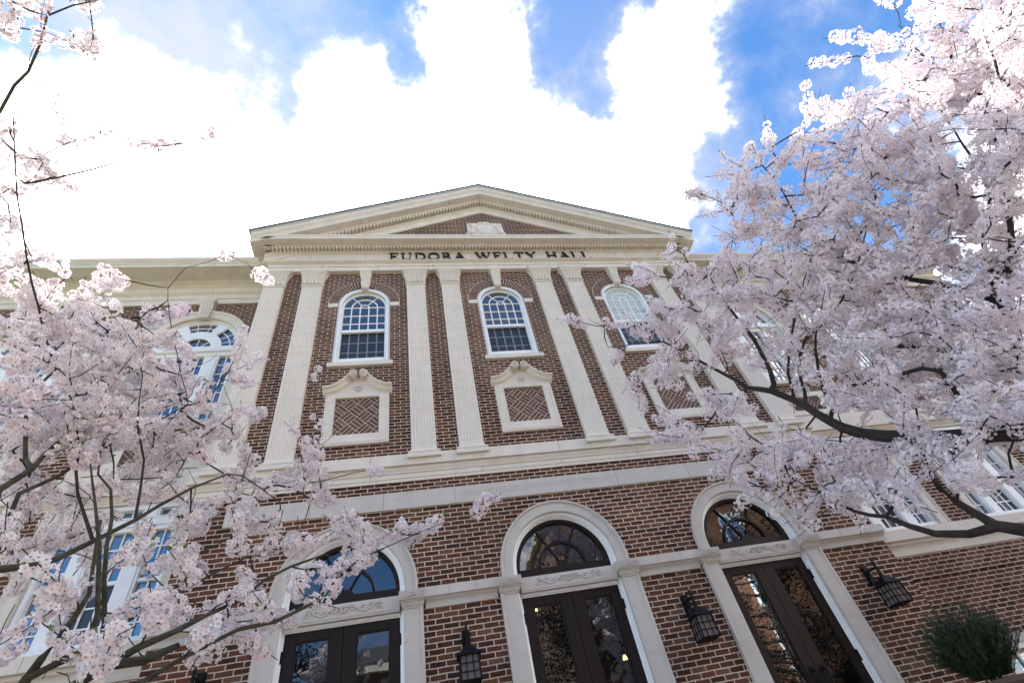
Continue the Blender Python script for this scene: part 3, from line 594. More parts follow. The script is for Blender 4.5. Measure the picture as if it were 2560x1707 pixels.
def make_doorway():
    f = MB(); zs = 2.30
    pr = [(.765, .05), (.765, -.035), (.775, -.045), (.90, -.045), (.905, -.06), (.915, -.072), (.935, -.072), (.94, -.05), (.94, .0)]
    f.arch(0, zs, pr, 0, pi, 48)
    for s in (-1, 1):
        f.loft([[(s * r, y, z) for r, y in pr] for z in (2.17, zs)])
        f.loft([[(s * r, y, z) for r, y in [(.75, .06), (.75, -.045), (.765, -.055), (.955, -.055), (.96, -.066), (1.0, -.066), (1.0, 0)]] for z in (LZ, 2.02)])
    f.k = 1
    for a in (45, 75, 105, 135): c, s = cos(rad(a)), sin(rad(a)); f.loft([[(r * c - s * d, -.0465, zs + r * s + c * d) for d in (-.002, .002)] + [(r * c - s * d, -.0445, zs + r * s + c * d) for d in (.002, -.002)] for r in (.777, .898)])
    f.k = 0
    p = f.build('arched_doorway', ['stone_low_shaded', 'joint'], hall)
    for s in (-1, 1):
        b = MB()
        for (x0, x1, y0, z0, z1) in ((.695, 1.035, -.135, 2.075, 2.185), (.705, 1.025, -.115, 2.055, 2.075)): b.box(*sorted((s * x0, s * x1)), y0, .06, z0, z1)
        b.loft([[(s * x0, y, z), (s * x1, y, z), (s * x1, .05, z), (s * x0, .05, z)] for x0, x1, y, z in ((.745, .99, -.068, 1.985), (.745, .99, -.07, 2.0), (.73, 1.005, -.085, 2.01), (.72, 1.015, -.10, 2.04), (.72, 1.015, -.10, 2.056))])
        for (xa, xb, za, zb) in ((.71, 1.02, 2.085, 2.085), (.71, 1.02, 2.175, 2.175), (.71, .71, 2.085, 2.175), (1.02, 1.02, 2.085, 2.175)): b.tube([(s * xa, -.136, za), (s * xb, -.136, zb)], .006, 4)
        scroll(b, s * .865, 2.13, -.138, .125, .082); b.build('impost_capital', 'stone_low_shaded', p)
    l = MB(); l.box(-.70, .70, -.02, .2, 2.01, 2.175); l.box(-.70, .70, -.012, .19, 1.985, 2.012); scroll(l, 0, 2.095, -.026, .46, .125); l.build('carved_lintel', 'stone_low_shaded', p)
    wf = MB()
    wf.arch(0, zs, [(.765, .0), (.765, .15), (.70, .15), (.70, .085), (.715, .075), (.715, .05), (.73, .045), (.73, .02), (.75, .015), (.75, .0)], 0, pi, 40)
    for s in (-1, 1):
        wf.loft([[(s * r, y, z) for r, y in [(.765, .0), (.765, .2), (.70, .2), (.70, .085), (.715, .075), (.715, .05), (.73, .045), (.73, .02), (.748, .015)]] for z in (LZ, zs)])
    for i, (z0, z1, y) in enumerate(((1.955, 1.985, .05), (1.985, 1.999, .03), (1.94, 1.955, .075))): wf.box(-.70 - i * .0007, .70 + i * .0007, y, .15 + i * .001, z0, z1)
    wf.build('white_door_frame', 'white', p)
    fl = MB()
    fl.arch(0, zs, [(.70, .10), (.70, .17), (.645, .17), (.645, .115), (.655, .10)], 0, pi, 40); fl.box(-.70, .70, .095, .172, 2.18, 2.31)
    fl.loft([[(.10 * cos(a), y, 2.30 + .085 * sin(a)) for a in [i * pi / 10 for i in range(11)]] for y in (.105, .165)])
    fl.arch(0, 2.31, [(.335, .11), (.368, .11), (.368, .16), (.335, .16)], 0, pi, 26)
    for a in (62, 118): c, s = cos(rad(a)), sin(rad(a)); fl.tube([(.07 * c, .135, 2.31 + .07 * s), (.66 * c, .135, 2.30 + .66 * s)], .016, 6)
    q = fl.build('fanlight', 'bronze', p)
    gl = MB(); gl.poly([[(-.66, 2.28), (.66, 2.28)] + arcp(0, zs, .66, 0, pi, 30)], .15); gq = gl.build('fanlight_pane', 'glass_fan', p, recalc=False)
    return p
def make_leaf(s):
    d = MB(); x0, x1 = .004, .705; gx0, gx1, gz0, gz1 = .158, .572, -.25, 1.835
    for a, b_, z0, z1 in ((x0, gx0, LZ + .02, 1.94), (gx1, x1, LZ + .02, 1.94), (gx0, gx1, gz1, 1.94), (gx0, gx1, LZ + .02, gz0)): d.box(*sorted((s * a, s * b_)), .085, .135, z0, z1)
    for a, b_, z0, z1 in ((gx0, gx0 + .016, gz0, gz1), (gx1 - .016, gx1, gz0, gz1), (gx0 + .016, gx1 - .016, gz1 - .016, gz1)): d.box(*sorted((s * a, s * b_)), .098, .13, z0, z1)
    o = d.build('door_leaf', 'bronze', hall)
    g_ = MB(); g_.add([(s * gx0, .118, gz0), (s * gx1, .118, gz0), (s * gx1, .118, gz1), (s * gx0, .118, gz1)], [(0, 1, 2, 3)]); g_.build('door_pane', 'glass_door', o, recalc=False)
    h = MB(); xx = s * .08; h.tube([(xx, .085, .15), (xx, .02, .15), (xx, .015, .18), (xx, .015, .52), (xx, .02, .55), (xx, .085, .55)], .013, 8); h.box(xx - .028, xx + .028, .078, .0865, .10, .60); h.build('door_handle', 'iron', o)
    for z in (1.62, .55, -.45): hg = MB(); hg.tube([(s * .703, .075, z), (s * .703, .075, z + .13)], .013, 8); hg.build('hinge', 'iron', o)
    return o
dw = make_doorway(); lf = [make_leaf(-1), make_leaf(1)]
for s in (-1, 1):
    dup(dw, s * DX)
    for q in lf: dup(q, s * DX)
# ---- wings
for s in (-1, 1):
    wl = MB(); hs_ = []
    for v in (6.53, 9.27, 12.01): hs_ += [[(s * (v + q), z) for q, z in ((-.9, 2.32), (.9, 2.32), (.9, 4.36), (-.9, 4.36))], [(s * v + q, z) for q, z in opening(0, .9, 5.90, 7.95, .9)], [(s * (v + .55) + q, z) for q, z in ((-.45, -.9), (.45, -.9), (.45, .46), (-.45, .46))]]
    wl.poly([[(s * 5.0, GZ), (s * 14.2, GZ), (s * 14.2, 9.36), (s * 5.0, 9.36)]] + hs_, WY, 0)
    wl.add([(s * 14.2, WY, GZ), (s * 14.2, 12, GZ), (s * 14.2, 12, 11), (s * 14.2, WY, 11)], [(0, 1, 2, 3)], 1)
    wl.box(*sorted((s * (W0 + .001), s * 14.2)), WY - .022, WY - .001, 1.52, 1.92)
    wl.build('wing_wall', ['brick_wing', 'brick_side'], hall, recalc=False)
    wl = MB(); wl.add([(s * 5.0, WY + .1, 10.2), (s * 14.2, WY + .1, 10.2), (s * 14.2, WY + .1, 11.02), (s * 5.0, WY + .1, 11.02)], [(0, 1, 2, 3)], 0)
    wl.build('parapet', 'brick_wing', hall, recalc=False)
    def run(prof, x0=W0 + .02, x1=14.5, k=0):
        n = len(prof); b.add([(s * x, WY - p, z) for x in (x0, x1) for p, z in prof], [(j, j + 1, n + j + 1, n + j) for j in range(n - 1)], k)
    b = MB(); run([(0, 9.30), (.03, 9.30), (.03, 9.455), (.05, 9.46), (.05, 9.58), (.06, 9.59)] + cyma(.07, 9.595, .12, 9.64, 5) + [(.12, 9.66), (.03, 9.67), (.03, 9.90), (.05, 9.91)] + cyma(.06, 9.92, .16, 9.99, 5) + [(.17, 10.0), (.24, 10.0), (.24, 10.02)] + [(.56, 10.025), (.56, 10.10), (.575, 10.11)] + cyma(.58, 10.115, .64, 10.20, 5) + [(.65, 10.21), (.65, 10.26), (.2, 10.33), (-.1, 10.34)], 4.9)
    joints(b, [s * x for x in (6.6, 7.9, 9.3, 10.6, 12)], WY - .0315, 9.68, 9.895); b.build('wing_entablature', ['stone', 'joint'], hall)
    b = MB(); run([(-.1, 11.02), (-.06, 11.02), (-.04, 11.04), (-.04, 11.12), (-.25, 11.14), (-.25, 11.0)], 4.9); b.build('coping', 'stone', hall)
    b = MB(); run([(.0, 10.34), (-.075, 10.34), (-.075, 10.50), (-.1, 10.51)], 4.9); b.build('parapet_base', 'stone', hall)
    b = MB(); run([(0, 4.36), (.012, 4.36), (.012, 4.40), (.03, 4.41)] + cyma(.03, 4.415, .07, 4.47, 5) + [(.06, 4.475), (.06, 4.49), (.11, 4.49), (.11, 4.86), (0, 4.90)])
    joints(b, [s * x for x in (6.6, 7.9, 9.3, 10.6, 12)], WY - .1115, 4.5, 4.855); b.build('wing_belt_course', ['stone', 'joint'], hall)
    b = MB(); run([(0, 1.895), (.03, 1.895), (.035, 1.95)] + cove(.035, 1.955, .10, 2.06) + [(.11, 2.08), (.09, 2.09), (.09, 2.11), (.15, 2.12), (.15, 2.30), (0, 2.32)])
    joints(b, [s * x for x in (6.9, 8.1, 9.6, 10.8, 12.3)], WY - .1515, 2.123, 2.298); b.build('wing_sill_course', ['stone', 'joint'], hall)
    rb = MB(); rb.box(*sorted((s * 5.3, s * 14.3)), 1.05, 12, 10.3, 10.5); rb.build('flat_roof', 'roof', hall)
def make_wing_upper():
    Y = WY; zc = 7.95
    f = MB(); pr = [(.86, .1), (.86, -.03), (.875, -.045), (.99, -.045), (1.0, -.06), (1.02, -.075), (1.055, -.075), (1.065, 0)]
    pr = [(r, Y + y) for r, y in pr]
    f.arch(0, zc, pr, 0, pi, 44)
    for s in (-1, 1): f.loft([[(s * r, y, z) for r, y in pr] for z in (4.9, zc)])
    f.box(-1.0, 1.0, Y - .10, Y + .05, 5.80, 5.90); 
    for z in (5.5, 5.0): f.box(-.86, .86, Y - .03, Y + .02, z - .06, z + .06)
    for s in (-1, 1): f.box(*sorted((s * .40, s * .86)), Y - .03, Y + .02, 5.06, 5.44)
    f.k = 1; f.k = 0
    p = f.build('arched_wing_window', 'stone', hall)
    k = MB(); k.loft([[(-a, Y - d, z), (a, Y - d, z), (a, Y, z), (-a, Y, z)] for a, d, z in ((.10, .09, 8.76), (.115, .12, 8.80), (.12, .11, 8.9), (.135, .12, 9.05), (.15, .17, 9.2), (.17, .19, 9.22), (.17, .19, 9.30))])
    for x in (-.06, 0, .06): k.tube([(x, Y - .115, 8.84), (x * 1.2, Y - .12, 9.05), (x * 1.3, Y - .17, 9.2)], .02, 6)
    k.build('keystone', 'stone', p)
    w_ = MB(); zt = 7.83
    w_.arch(0, zc, [(.87, Y + .04), (.87, Y + .16), (.78, Y + .16), (.78, Y + .09), (.81, Y + .07), (.82, Y + .04)], 0, pi, 36)
    for s in (-1, 1): w_.box(*sorted((s * .80, s * .87)), Y + .04, Y + .16, 5.9, zc)
    w_.box(-.87, .87, Y - .01, Y + .12, zt - .05, zt); w_.box(-.82, .82, Y + .045, Y + .14, zt - .15, zt - .05); w_.box(-.82, .82, Y + .045, Y + .13, zt, zc + .02)
    for s in (-1, 1): w_.box(*sorted((s * .26, s * .54)), Y + .06, Y + .12, 5.9, 7.69); w_.box(*sorted((s * .30, s * .5)), Y + .045, Y + .07, 6.0, 7.60)
    def sector(r0, r1, a0, a1): w_.loft([[(r0 * cos(rad(a0 + (a1 - a0) * i / 10)), y, zc + r0 * sin(rad(a0 + (a1 - a0) * i / 10))) for y in (Y + .06, Y + .10)] + [(r1 * cos(rad(a0 + (a1 - a0) * i / 10)), y, zc + r1 * sin(rad(a0 + (a1 - a0) * i / 10))) for y in (Y + .10, Y + .06)] for i in range(11)])
    sector(.29, .50, 0, 90); sector(.29, .50, 90, 180)
    for a in (58, 122): sector(.50, .80, a - 9, a + 9)
    p2 = w_.build('white_window_frame', 'white', p)
    m = MB()
    for x in (-.13, 0, .13): m.box(x - .011, x + .011, Y + .10, Y + .12, 5.9, 7.69)
    for s in (-1, 1): m.box(s * .67 - .011, s * .67 + .011, Y + .10, Y + .12, 5.9, 7.69)
    for i in range(6): z = 6.2 + i * .25; m.box(-.26, .26, Y + .101, Y + .119, z - .011, z + .011); [m.box(*sorted((s * .54, s * .80)), Y + .101, Y + .119, z - .011, z + .011) for s in (-1, 1)]
    m.arch(0, zc, [(.64, Y + .10), (.66, Y + .10), (.66, Y + .12), (.64, Y + .12)], 0, pi, 30)
    for a in (18, 34, 80, 100, 146, 162): c, s = cos(rad(a)), sin(rad(a)); m.tube([(.50 * c, Y + .11, zc + .5 * s), (.79 * c, Y + .11, zc + .79 * s)], .011, 4)
    for a in (45, 90, 135): c, s = cos(rad(a)), sin(rad(a)); m.tube([(0, Y + .11, zc), (.30 * c, Y + .11, zc + .30 * s)], .011, 4)
    m.build('muntins', 'white', p)
    gl = MB(); gl.poly([[(-.86, 5.9), (.86, 5.9)] + arcp(0, zc, .86, 0, pi, 30)], Y + .125); gl.build('pane', 'glass_wing', p, recalc=False)
    bk = MB(); bk.add([(-.45, Y - .013, 5.0), (.45, Y - .013, 5.0), (.45, Y - .013, 5.5), (-.45, Y - .013, 5.5)], [(0, 1, 2, 3)], 2); basket(bk, .40, 5.06, 5.44, Y - .024, 0); bk.build('basketweave_brick', ['vouss', 'vouss_pale', 'mortar'], p)
    return p
def make_wing_lower():
    Y = WY; f = MB()
    for s in (-1, 1): f.loft([[(s * r, Y + y, z) for r, y in [(.86, .12), (.86, -.02), (.875, -.035), (1.03, -.035), (1.04, -.055), (1.065, -.055), (1.065, 0)]] for z in (2.32, 4.37)])
    f.box(-1.05, 1.05, Y + .02, Y + .1, 2.30, 2.322); p = f.build('wing_window', 'stone', hall)
    w_ = MB()
    for s in (-1, 1):
        for a, b_, y in ((.78, .87, .04), (.80, .83, .02), (.235, .49, .05), (.27, .45, .035)): w_.box(*sorted((s * a, s * b_)), Y + y, Y + .14, 2.36, 4.35)
    for z0, z1, y in ((2.325, 2.41, .01), (4.28, 4.37, .03), (4.0, 4.12, .03), (4.12, 4.14, .015), (3.93, 4.0, .05), (3.16, 3.21, .07)): w_.box(-.86 + z0 * .001, .86 - z0 * .001, Y + y, Y + .13, z0, z1)
    w_.build('white_window_frame', 'white', p)
    m = MB()
    for x in (-.08, .08): m.box(x - .011, x + .011, Y + .10, Y + .12, 2.4, 4.3)
    for s in (-1, 1):
        m.box(s * .635 - .011, s * .635 + .011, Y + .10, Y + .12, 2.4, 4.3)
    for z in (2.62, 2.88, 3.42, 3.68): m.box(-.79, .79, Y + .101, Y + .119, z - .011, z + .011)
    m.build('muntins', 'white', p)
    gl = MB(); gl.add([(a, Y + .125, z) for a, z in ((-.86, 2.33), (.86, 2.33), (.86, 4.36), (-.86, 4.36))], [(0, 1, 2, 3)]); gl.build('pane', 'glass_wing', p, recalc=False)
    gl = MB(); gl.add([(a, Y + .122, z) for a, z in ((-.235, 2.36), (.235, 2.36), (.235, 3.17), (-.235, 3.17))], [(0, 1, 2, 3)]); gl.build('screened_pane', 'glass_scr', p, recalc=False)
    return p
def make_ground_window():
    Y = WY; f = MB(); f.box(-.55, .55, Y - .03, Y + .1, .46, .57); p = f.build('ground_floor_window', 'stone_low_shaded', hall); f = MB(); f.box(-.55, .55, Y - .06, Y + .1, -1.0, -.9); f.build('sill', 'stone_low_shaded', p)
    w_ = MB(); 
    for s in (-1, 1): w_.box(*sorted((s * .36, s * .45)), Y - .01, Y + .12, -.9, .46); w_.box(*sorted((s * .45, s * .50)), Y - .02, Y + .02, -.9, .46)
    w_.box(-.36, .36, Y + .0, Y + .11, .38, .46); w_.box(-.36, .36, Y + .03, Y + .11, -.25, -.2)
    for x in (-.12, .12): w_.box(x - .012, x + .012, Y + .07, Y + .10, -.9, .4)
    for z in (.1,): w_.box(-.36, .36, Y + .071, Y + .099, z - .012, z + .012)
    w_.build('white_window_frame', 'white', p)
    gl = MB(); gl.add([(a, Y + .105, z) for a, z in ((-.4, -.9), (.4, -.9), (.4, .46), (-.4, .46))], [(0, 1, 2, 3)]); gl.build('pane', 'glass_wing', p, recalc=False)
    return p
for mk, off in ((make_wing_upper, 0), (make_wing_lower, 0), (make_ground_window, .55)):
    p = mk(); p.location.x = -6.53 - off
    for v in (-9.27 - off, -12.01 - off, 6.53 + off, 9.27 + off, 12.01 + off): dup(p, v - p.location.x)
rb = MB(); rb.box(-5.3, 5.3, 1.1, 12, 9.3, 10.2); rb.build('flat_roof', 'roof', hall)
# ------------------------------------------------------------------ wall lanterns
def make_lantern(label):
    t = thing('wall_lantern', label, 'wall lantern', (0, 0, 0), 'black lanterns beside the doorways')
    b = MB(); b.box(-.052, .052, -.028, 0, -.135, .14); b.box(-.038, .038, -.04, -.027, -.12, .125); b.build('wall_plate', 'iron', t)
    b = MB(); b.box(-.014, .014, -.235, -.035, .035, .06); b.box(-.016, .016, -.25, -.222, -.09, .13)
    b.tube([(0, -.222, -.07), (0, -.16, -.085), (0, -.09, -.06), (0, -.055, -.01), (0, -.04, .05)], .010, 6); b.tube([(0, -.05, -.10), (0, -.13, -.115), (0, -.21, -.10)], .012, 6)
    for i in range(5): b.tube([(-.017, -.07 - i * .03, .048), (.017, -.07 - i * .03, .048)], .008, 6)
    b.build('arm', 'iron', t)
    cy = -.236
    b = MB(); b.loft([[(-h, cy - h, z), (h, cy - h, z), (h, cy + h, z), (-h, cy + h, z)] for h, z in ((.145, -.205), (.145, -.195), (.118, -.178), (.045, -.10), (.02, -.075), (.02, -.05))]); b.build('lantern_roof', 'iron', t)
    b = MB(); h0, h1 = .108, .118; z0, z1 = -.46, -.20
    for sx_ in (-1, 1):
        for sy in (-1, 1): b.tube([(sx_ * h1, cy + sy * h1, z0), (sx_ * h0, cy + sy * h0, z1)], .012, 6)
    for f in range(4):
        def R_(x, y): return (x, cy - y) if f == 0 else (-x, cy + y) if f == 1 else (y, cy + x) if f == 2 else (-y, cy - x)
        for u in (-.36, .36):
            p0 = R_(u * h1, h1); p1 = R_(u * h0, h0); b.tube([(*p0, z0), (*p1, z1)], .0065, 4)
        for tt in (0.0, .33, .66, 1.0):
            h = h1 + (h0 - h1) * tt; z = z0 + (z1 - z0) * tt; pa = R_(-h, h); pb = R_(h, h); b.tube([(*pa, z), (*pb, z)], .011 if tt in (0, 1) else .0065, 4)
    b.box(-.10, .10, cy - .10, cy + .10, z0 - .012, z0 - .003); b.tube([(0, cy, z0 - .01), (0, cy, z0 - .04)], [.02, .006], 8)
    b.build('cage', 'iron', t)
    b = MB(); b.loft([[(-h, cy - h, z), (h, cy - h, z), (h, cy + h, z), (-h, cy + h, z)] for h, z in ((.107, z0 + .004), (.098, z1))]); b.build('lantern_glass', 'frost', t)
    return t
LL = [(-4.55, 'leftmost black lantern, half hidden at the bottom edge left of the first doorway'), (-1.51, 'black caged lantern between the left and middle doorways'), (1.55, 'black caged lantern between the middle and right doorways'), (4.55, 'rightmost black lantern, on the brick beside the potted shrub')]
l0 = make_lantern(LL[0][1]); l0.location = (LL[0][0], -.001, 1.50)
for x, lb_ in LL[1:]:
    c = l0.copy(); C.collection.objects.link(c); c.location.x = x; c['label'] = lb_
    for k in kids(l0): q = k.copy(); C.collection.objects.link(q); q.parent = c; q.matrix_parent_inverse = k.matrix_parent_inverse.copy()
# lamps alight in the lobby
m, t_, n_, l_, b_ = mat('lamp_shade_lit'); b_.inputs['Emission Color'].default_value = (1, .72, .30, 1); b_.inputs['Emission Strength'].default_value = 1.6; b_.inputs['Base Color'].default_value = (.7, .55, .3, 1); M['lit'] = m
for (px, py, yy, sc, lb_) in ((1562, 1642, 1.6, .55, 'small lit yellow lamp seen through the right leaf of the middle door'), (1341, 1523, 2.2, .35, 'lit yellow lamp glimpsed at the top corner of the middle door glass')):
    d = ray(px, py); q = CAM + d * ((yy - CAM[1]) / d[1]); t = thing('hanging_lamp', lb_, 'lamp', tuple(q))
    b = MB(); b.lathe(q[0], q[1], [(.001, q[2] - .06 * sc), (.075 * sc, q[2] - .055 * sc), (.035 * sc, q[2] + .06 * sc), (.001, q[2] + .065 * sc)], 16); b.build('lamp_shade', 'lit', t)
    b = MB(); b.tube([(q[0], q[1], q[2] + .06 * sc), (q[0], q[1], 3.6)], .006, 6); b.build('cord', 'iron', t)
# ------------------------------------------------------------------ planter and shrub
PCX, PCY = 4.52, -.85
t = thing('stone_planter', 'dark urn planter on the landing under the shaggy green shrub', 'planter', (PCX, PCY, LZ))
b = MB(); b.lathe(PCX, PCY, [(.001, LZ), (.20, LZ), (.20, LZ + .06), (.12, LZ + .10), (.14, LZ + .16), (.23, LZ + .40), (.28, LZ + .66), (.30, LZ + .72), (.335, LZ + .74), (.335, LZ + .79), (.28, LZ + .79), (.27, LZ + .74), (.001, LZ + .73)], 32); b.build('urn', 'terr', t)
b = MB(); b.lathe(PCX, PCY, [(.272, LZ + .745), (.001, LZ + .80)], 20); b.build('soil', 'inside', t)
def arrays_obj(name, V, F, mats, mi=None, parent=None, attr=None, smooth=False):
    me = bpy.data.meshes.new(name); V = np.asarray(V, np.float32); me.vertices.add(len(V)); me.vertices.foreach_set('co', V.ravel())
    ns = F.shape[1]; nf = len(F); me.loops.add(nf * ns); me.loops.foreach_set('vertex_index', F.astype(np.int32).ravel())
    me.polygons.add(nf); me.polygons.foreach_set('loop_start', np.arange(0, nf * ns, ns, dtype=np.int32)); me.polygons.foreach_set('loop_total', np.full(nf, ns, np.int32))
    for k in mats: me.materials.append(M[k])
    if mi is not None: me.polygons.foreach_set('material_index', mi.astype(np.int32))
    if smooth: me.polygons.foreach_set('use_smooth', np.ones(nf, bool))
    if attr is not None:
        a = me.color_attributes.new('petal', 'FLOAT_COLOR', 'POINT'); c = np.ones((len(V), 4), np.float32); c[:, :attr.shape[1]] = attr; a.data.foreach_set('color', c.ravel())
    me.update(calc_edges=True); me.validate()
    o = bpy.data.objects.new(name, me); C.collection.objects.link(o)
    if parent is not None: o.parent = parent; o.matrix_parent_inverse = Matrix.Translation(-wloc(parent))
    return o
t = thing('evergreen_shrub', 'shaggy dark green evergreen shrub with feathery upright sprays in the urn', 'shrub', (PCX, PCY, LZ + .8))
def blades(n):
    V = []; F = []
    for i in range(n):
        a = NP.uniform(0, 2 * pi); el = NP.uniform(.05, 1); r0 = NP.uniform(.02, .20)
        base = np.array([PCX + r0 * cos(a), PCY + r0 * sin(a), LZ + .82])
        out = NP.uniform(.1, 1.0) ** 1.2; Lg = NP.uniform(.28, .80) * (1.02 - .25 * out)
        d = np.array([cos(a) * out * .8, sin(a) * out * .8, 1.0 - .35 * out]); d /= np.linalg.norm(d)
        nseg = 5; p = base.copy(); tip = []
        for s in range(nseg + 1): tip.append(p.copy()); p = p + d * Lg / nseg; d = d + np.array([cos(a), sin(a), -.2]) * .03 + NP.normal(0, .06, 3); d /= np.linalg.norm(d)
        for s in range(1, nseg + 1):     # feathery side needles
            for q in range(11):
                c = tip[s - 1] + (tip[s] - tip[s - 1]) * NP.uniform(0, 1); ax = NP.normal(0, 1, 3); ax[2] = abs(ax[2]) * .6 + .5; ax /= np.linalg.norm(ax)
                sd = np.cross(ax, NP.normal(0, 1, 3)); sd /= np.linalg.norm(sd); ax = ax + .7 * d; ax /= np.linalg.norm(ax); l_ = NP.uniform(.03, .075); wd = .0045
                k = len(V); V += [c - sd * wd, c + sd * wd, c + ax * l_]; F.append((k, k + 1, k + 2))
    return np.array(V), np.array(F)
V, F = blades(820); arrays_obj('foliage', V, F, ['needle'], parent=t)
b = MB()
for i in range(7): a = i * .9; b.tube([(PCX + .05 * cos(a), PCY + .05 * sin(a), LZ + .80), (PCX + .12 * cos(a), PCY + .12 * sin(a), LZ + 1.1), (PCX + .22 * cos(a), PCY + .22 * sin(a), LZ + 1.4)], [.012, .009, .004], 5)
b.build('stem', 'bark', t)
# ------------------------------------------------------------------ building across the lawn (seen in the door glass)
ob = thing('facing_brick_building', 'sunlit orange brick building reflected in the door glass', 'building', (16, -34, GZ))
b = MB(); b.box(-7, 6, -46, -34, GZ, 9.2); b.box(6, 44, -46, -21, GZ, 13.6); b.build('wall', 'brick_far', ob)
b = MB(); b.box(-7.4, 6, -46, -33.5, 9.2, 9.75); b.box(5.6, 44.4, -46, -20.5, 13.6, 14.15); b.build('cornice', 'stone', ob)
b = MB(); b.loft([[(-7.5, -33.4, 9.75), (-7.5, -46.5, 9.75), (-7.5, -40, 12.4)], [(6, -33.4, 9.75), (6, -46.5, 9.75), (6, -40, 12.4)]]); b.build('roof', 'roof', ob)
fw = MB(); fw.box(-.75, .75, -33.99, -33.9, 0, .1); fw.box(-.75, .75, -33.99, -33.9, 1.9, 2.1)
for x in (-.70, 0, .70): fw.box(x - .05, x + .05, -33.985, -33.91, .1, 1.9)
for z in (.7, 1.3): fw.box(-.65, .65, -33.984, -33.92, z - .03, z + .03)
f0 = fw.build('window', 'white', ob); f0.location = (-5, 0, -.3)
fg = MB(); fg.add([(-.7, -33.975, .05), (.7, -33.975, .05), (.7, -33.975, 2), (-.7, -33.975, 2)], [(0, 1, 2, 3)]); fg.build('pane', 'glass_up', f0, recalc=False); kids(f0)[0].matrix_parent_inverse = Matrix.Identity(4)
for zi in (-.3, 3.0, 6.2, 9.6):
    for xi in range(14):
        if (zi == -.3 and xi == 0) or (xi < 4 and zi > 7): continue
        c = f0.copy(); C.collection.objects.link(c); c.location = (-5 + xi * 3.6 + (.8 if xi > 3 else 0), 13 if xi > 3 else 0, zi)
        q = kids(f0)[0].copy(); C.collection.objects.link(q); q.parent = c; q.matrix_parent_inverse = Matrix.Identity(4)
# ------------------------------------------------------------------ cherry trees
class Tree:
    def __init__(s, k=1.0): s.P = []; s.par = []; s.rad = []; s.w = []; s.k = k
    def node(s, p, par, r=0.0): s.P.append(np.array(p, float)); s.par.append(par); s.rad.append(r); return len(s.P) - 1
    def limb(s, pts, radii, start=None, sub=.12):
        # polyline of 3-D points -> nodes; start = node index to hang on
        prev = start; out = []; radii = [q * s.k for q in radii]
        if start is not None: pts = [s.P[start]] + list(pts); radii = [radii[0]] + list(radii)
        else: prev = s.node(pts[0], -1, radii[0]); out.append(prev)
        # Catmull-Rom through the points
        Q = [np.array(p, float) for p in pts]
        for i in range(len(Q) - 1):
            p0 = Q[max(i - 1, 0)]; p1 = Q[i]; p2 = Q[i + 1]; p3 = Q[min(i + 2, len(Q) - 1)]
            n = max(1, int(np.linalg.norm(p2 - p1) / sub))
            for k in range(1, n + 1):
                t = k / n
                q = .5 * ((2 * p1) + (-p0 + p2) * t + (2 * p0 - 5 * p1 + 4 * p2 - p3) * t * t + (-p0 + 3 * p1 - 3 * p2 + p3) * t ** 3)
                q = q + NP.normal(0, .0035, 3) * (k < n)
                prev = s.node(q, prev, radii[i] + (radii[i + 1] - radii[i]) * t); out.append(prev)
        return out
    def near(s, p):
        A = np.array(s.P); d = np.linalg.norm(A - p, axis=1); return int(d.argmin()), float(d.min())
    def grow(s, targets, wander=.16, up=.25, tip=.0022):
        A = np.array(s.P); order = np.argsort([np.linalg.norm(A - t, axis=1).min() for t in targets]); cap = len(s.P) + 60000
        buf = np.zeros((cap, 3)); cnt = len(s.P); buf[:cnt] = A; ends = []
        for i in order:
            t = targets[i]; d = np.linalg.norm(buf[:cnt] - t, axis=1)
            # prefer hanging points a little below and behind the tip
            d2 = d + .25 * np.maximum(0, buf[:cnt, 2] - t[2]); j = int(d2.argmin()); L_ = d[j]
            if L_ < .06: ends.append((i, j)); continue
            n = max(2, int(L_ / .11)); p0 = buf[j]; mid = (p0 + t) / 2 + NP.normal(0, wander * L_ * .5, 3) + np.array([0, 0, -up * L_ * .3]); prev = j
            for k in range(1, n + 1):
                u = k / n; q = (1 - u) ** 2 * p0 + 2 * u * (1 - u) * mid + u * u * t + NP.normal(0, .006, 3) * (k < n)
                prev = s.node(q, prev, 0); buf[cnt] = q; cnt += 1
            ends.append((i, prev))
        return dict(ends)
    def mesh(s, tip=.0022, expo=.46, sides=(9, 5)):
        n = len(s.P); w = np.zeros(n); ch = [[] for _ in range(n)]
        for i in range(n):
            if s.par[i] >= 0: ch[s.par[i]].append(i)
        for i in range(n - 1, -1, -1):
            w[i] = max(w[i], 1) if not ch[i] else sum(w[c] for c in ch[i])
        r = np.maximum(np.array(s.rad), 0); auto = tip * w ** expo
        r = np.where(r > 0, r, np.minimum(auto, .018))
        mb = MB(); thick = MB(); done = [False] * n
        for i in range(n):
            if done[i] and all(done[c] for c in ch[i]): continue
            for c0 in ch[i]:
                if done[c0]: continue
                chain = [i, c0]; done[c0] = True; cur = c0
                while ch[cur]:
                    nx = max(ch[cur], key=lambda q: (r[q], w[q]))
                    if done[nx]: break
                    chain.append(nx); done[nx] = True; cur = nx
                rs = [r[q] for q in chain]; rs[0] = min(rs[0], rs[1] * 1.25); rs[-1] = min(rs[-1], max(tip * .7, rs[-1] * .8))
                big = max(rs) > .011
                (thick if big else mb).tube([s.P[q] for q in chain], rs, sides[0] if big else sides[1])
        return thick, mb
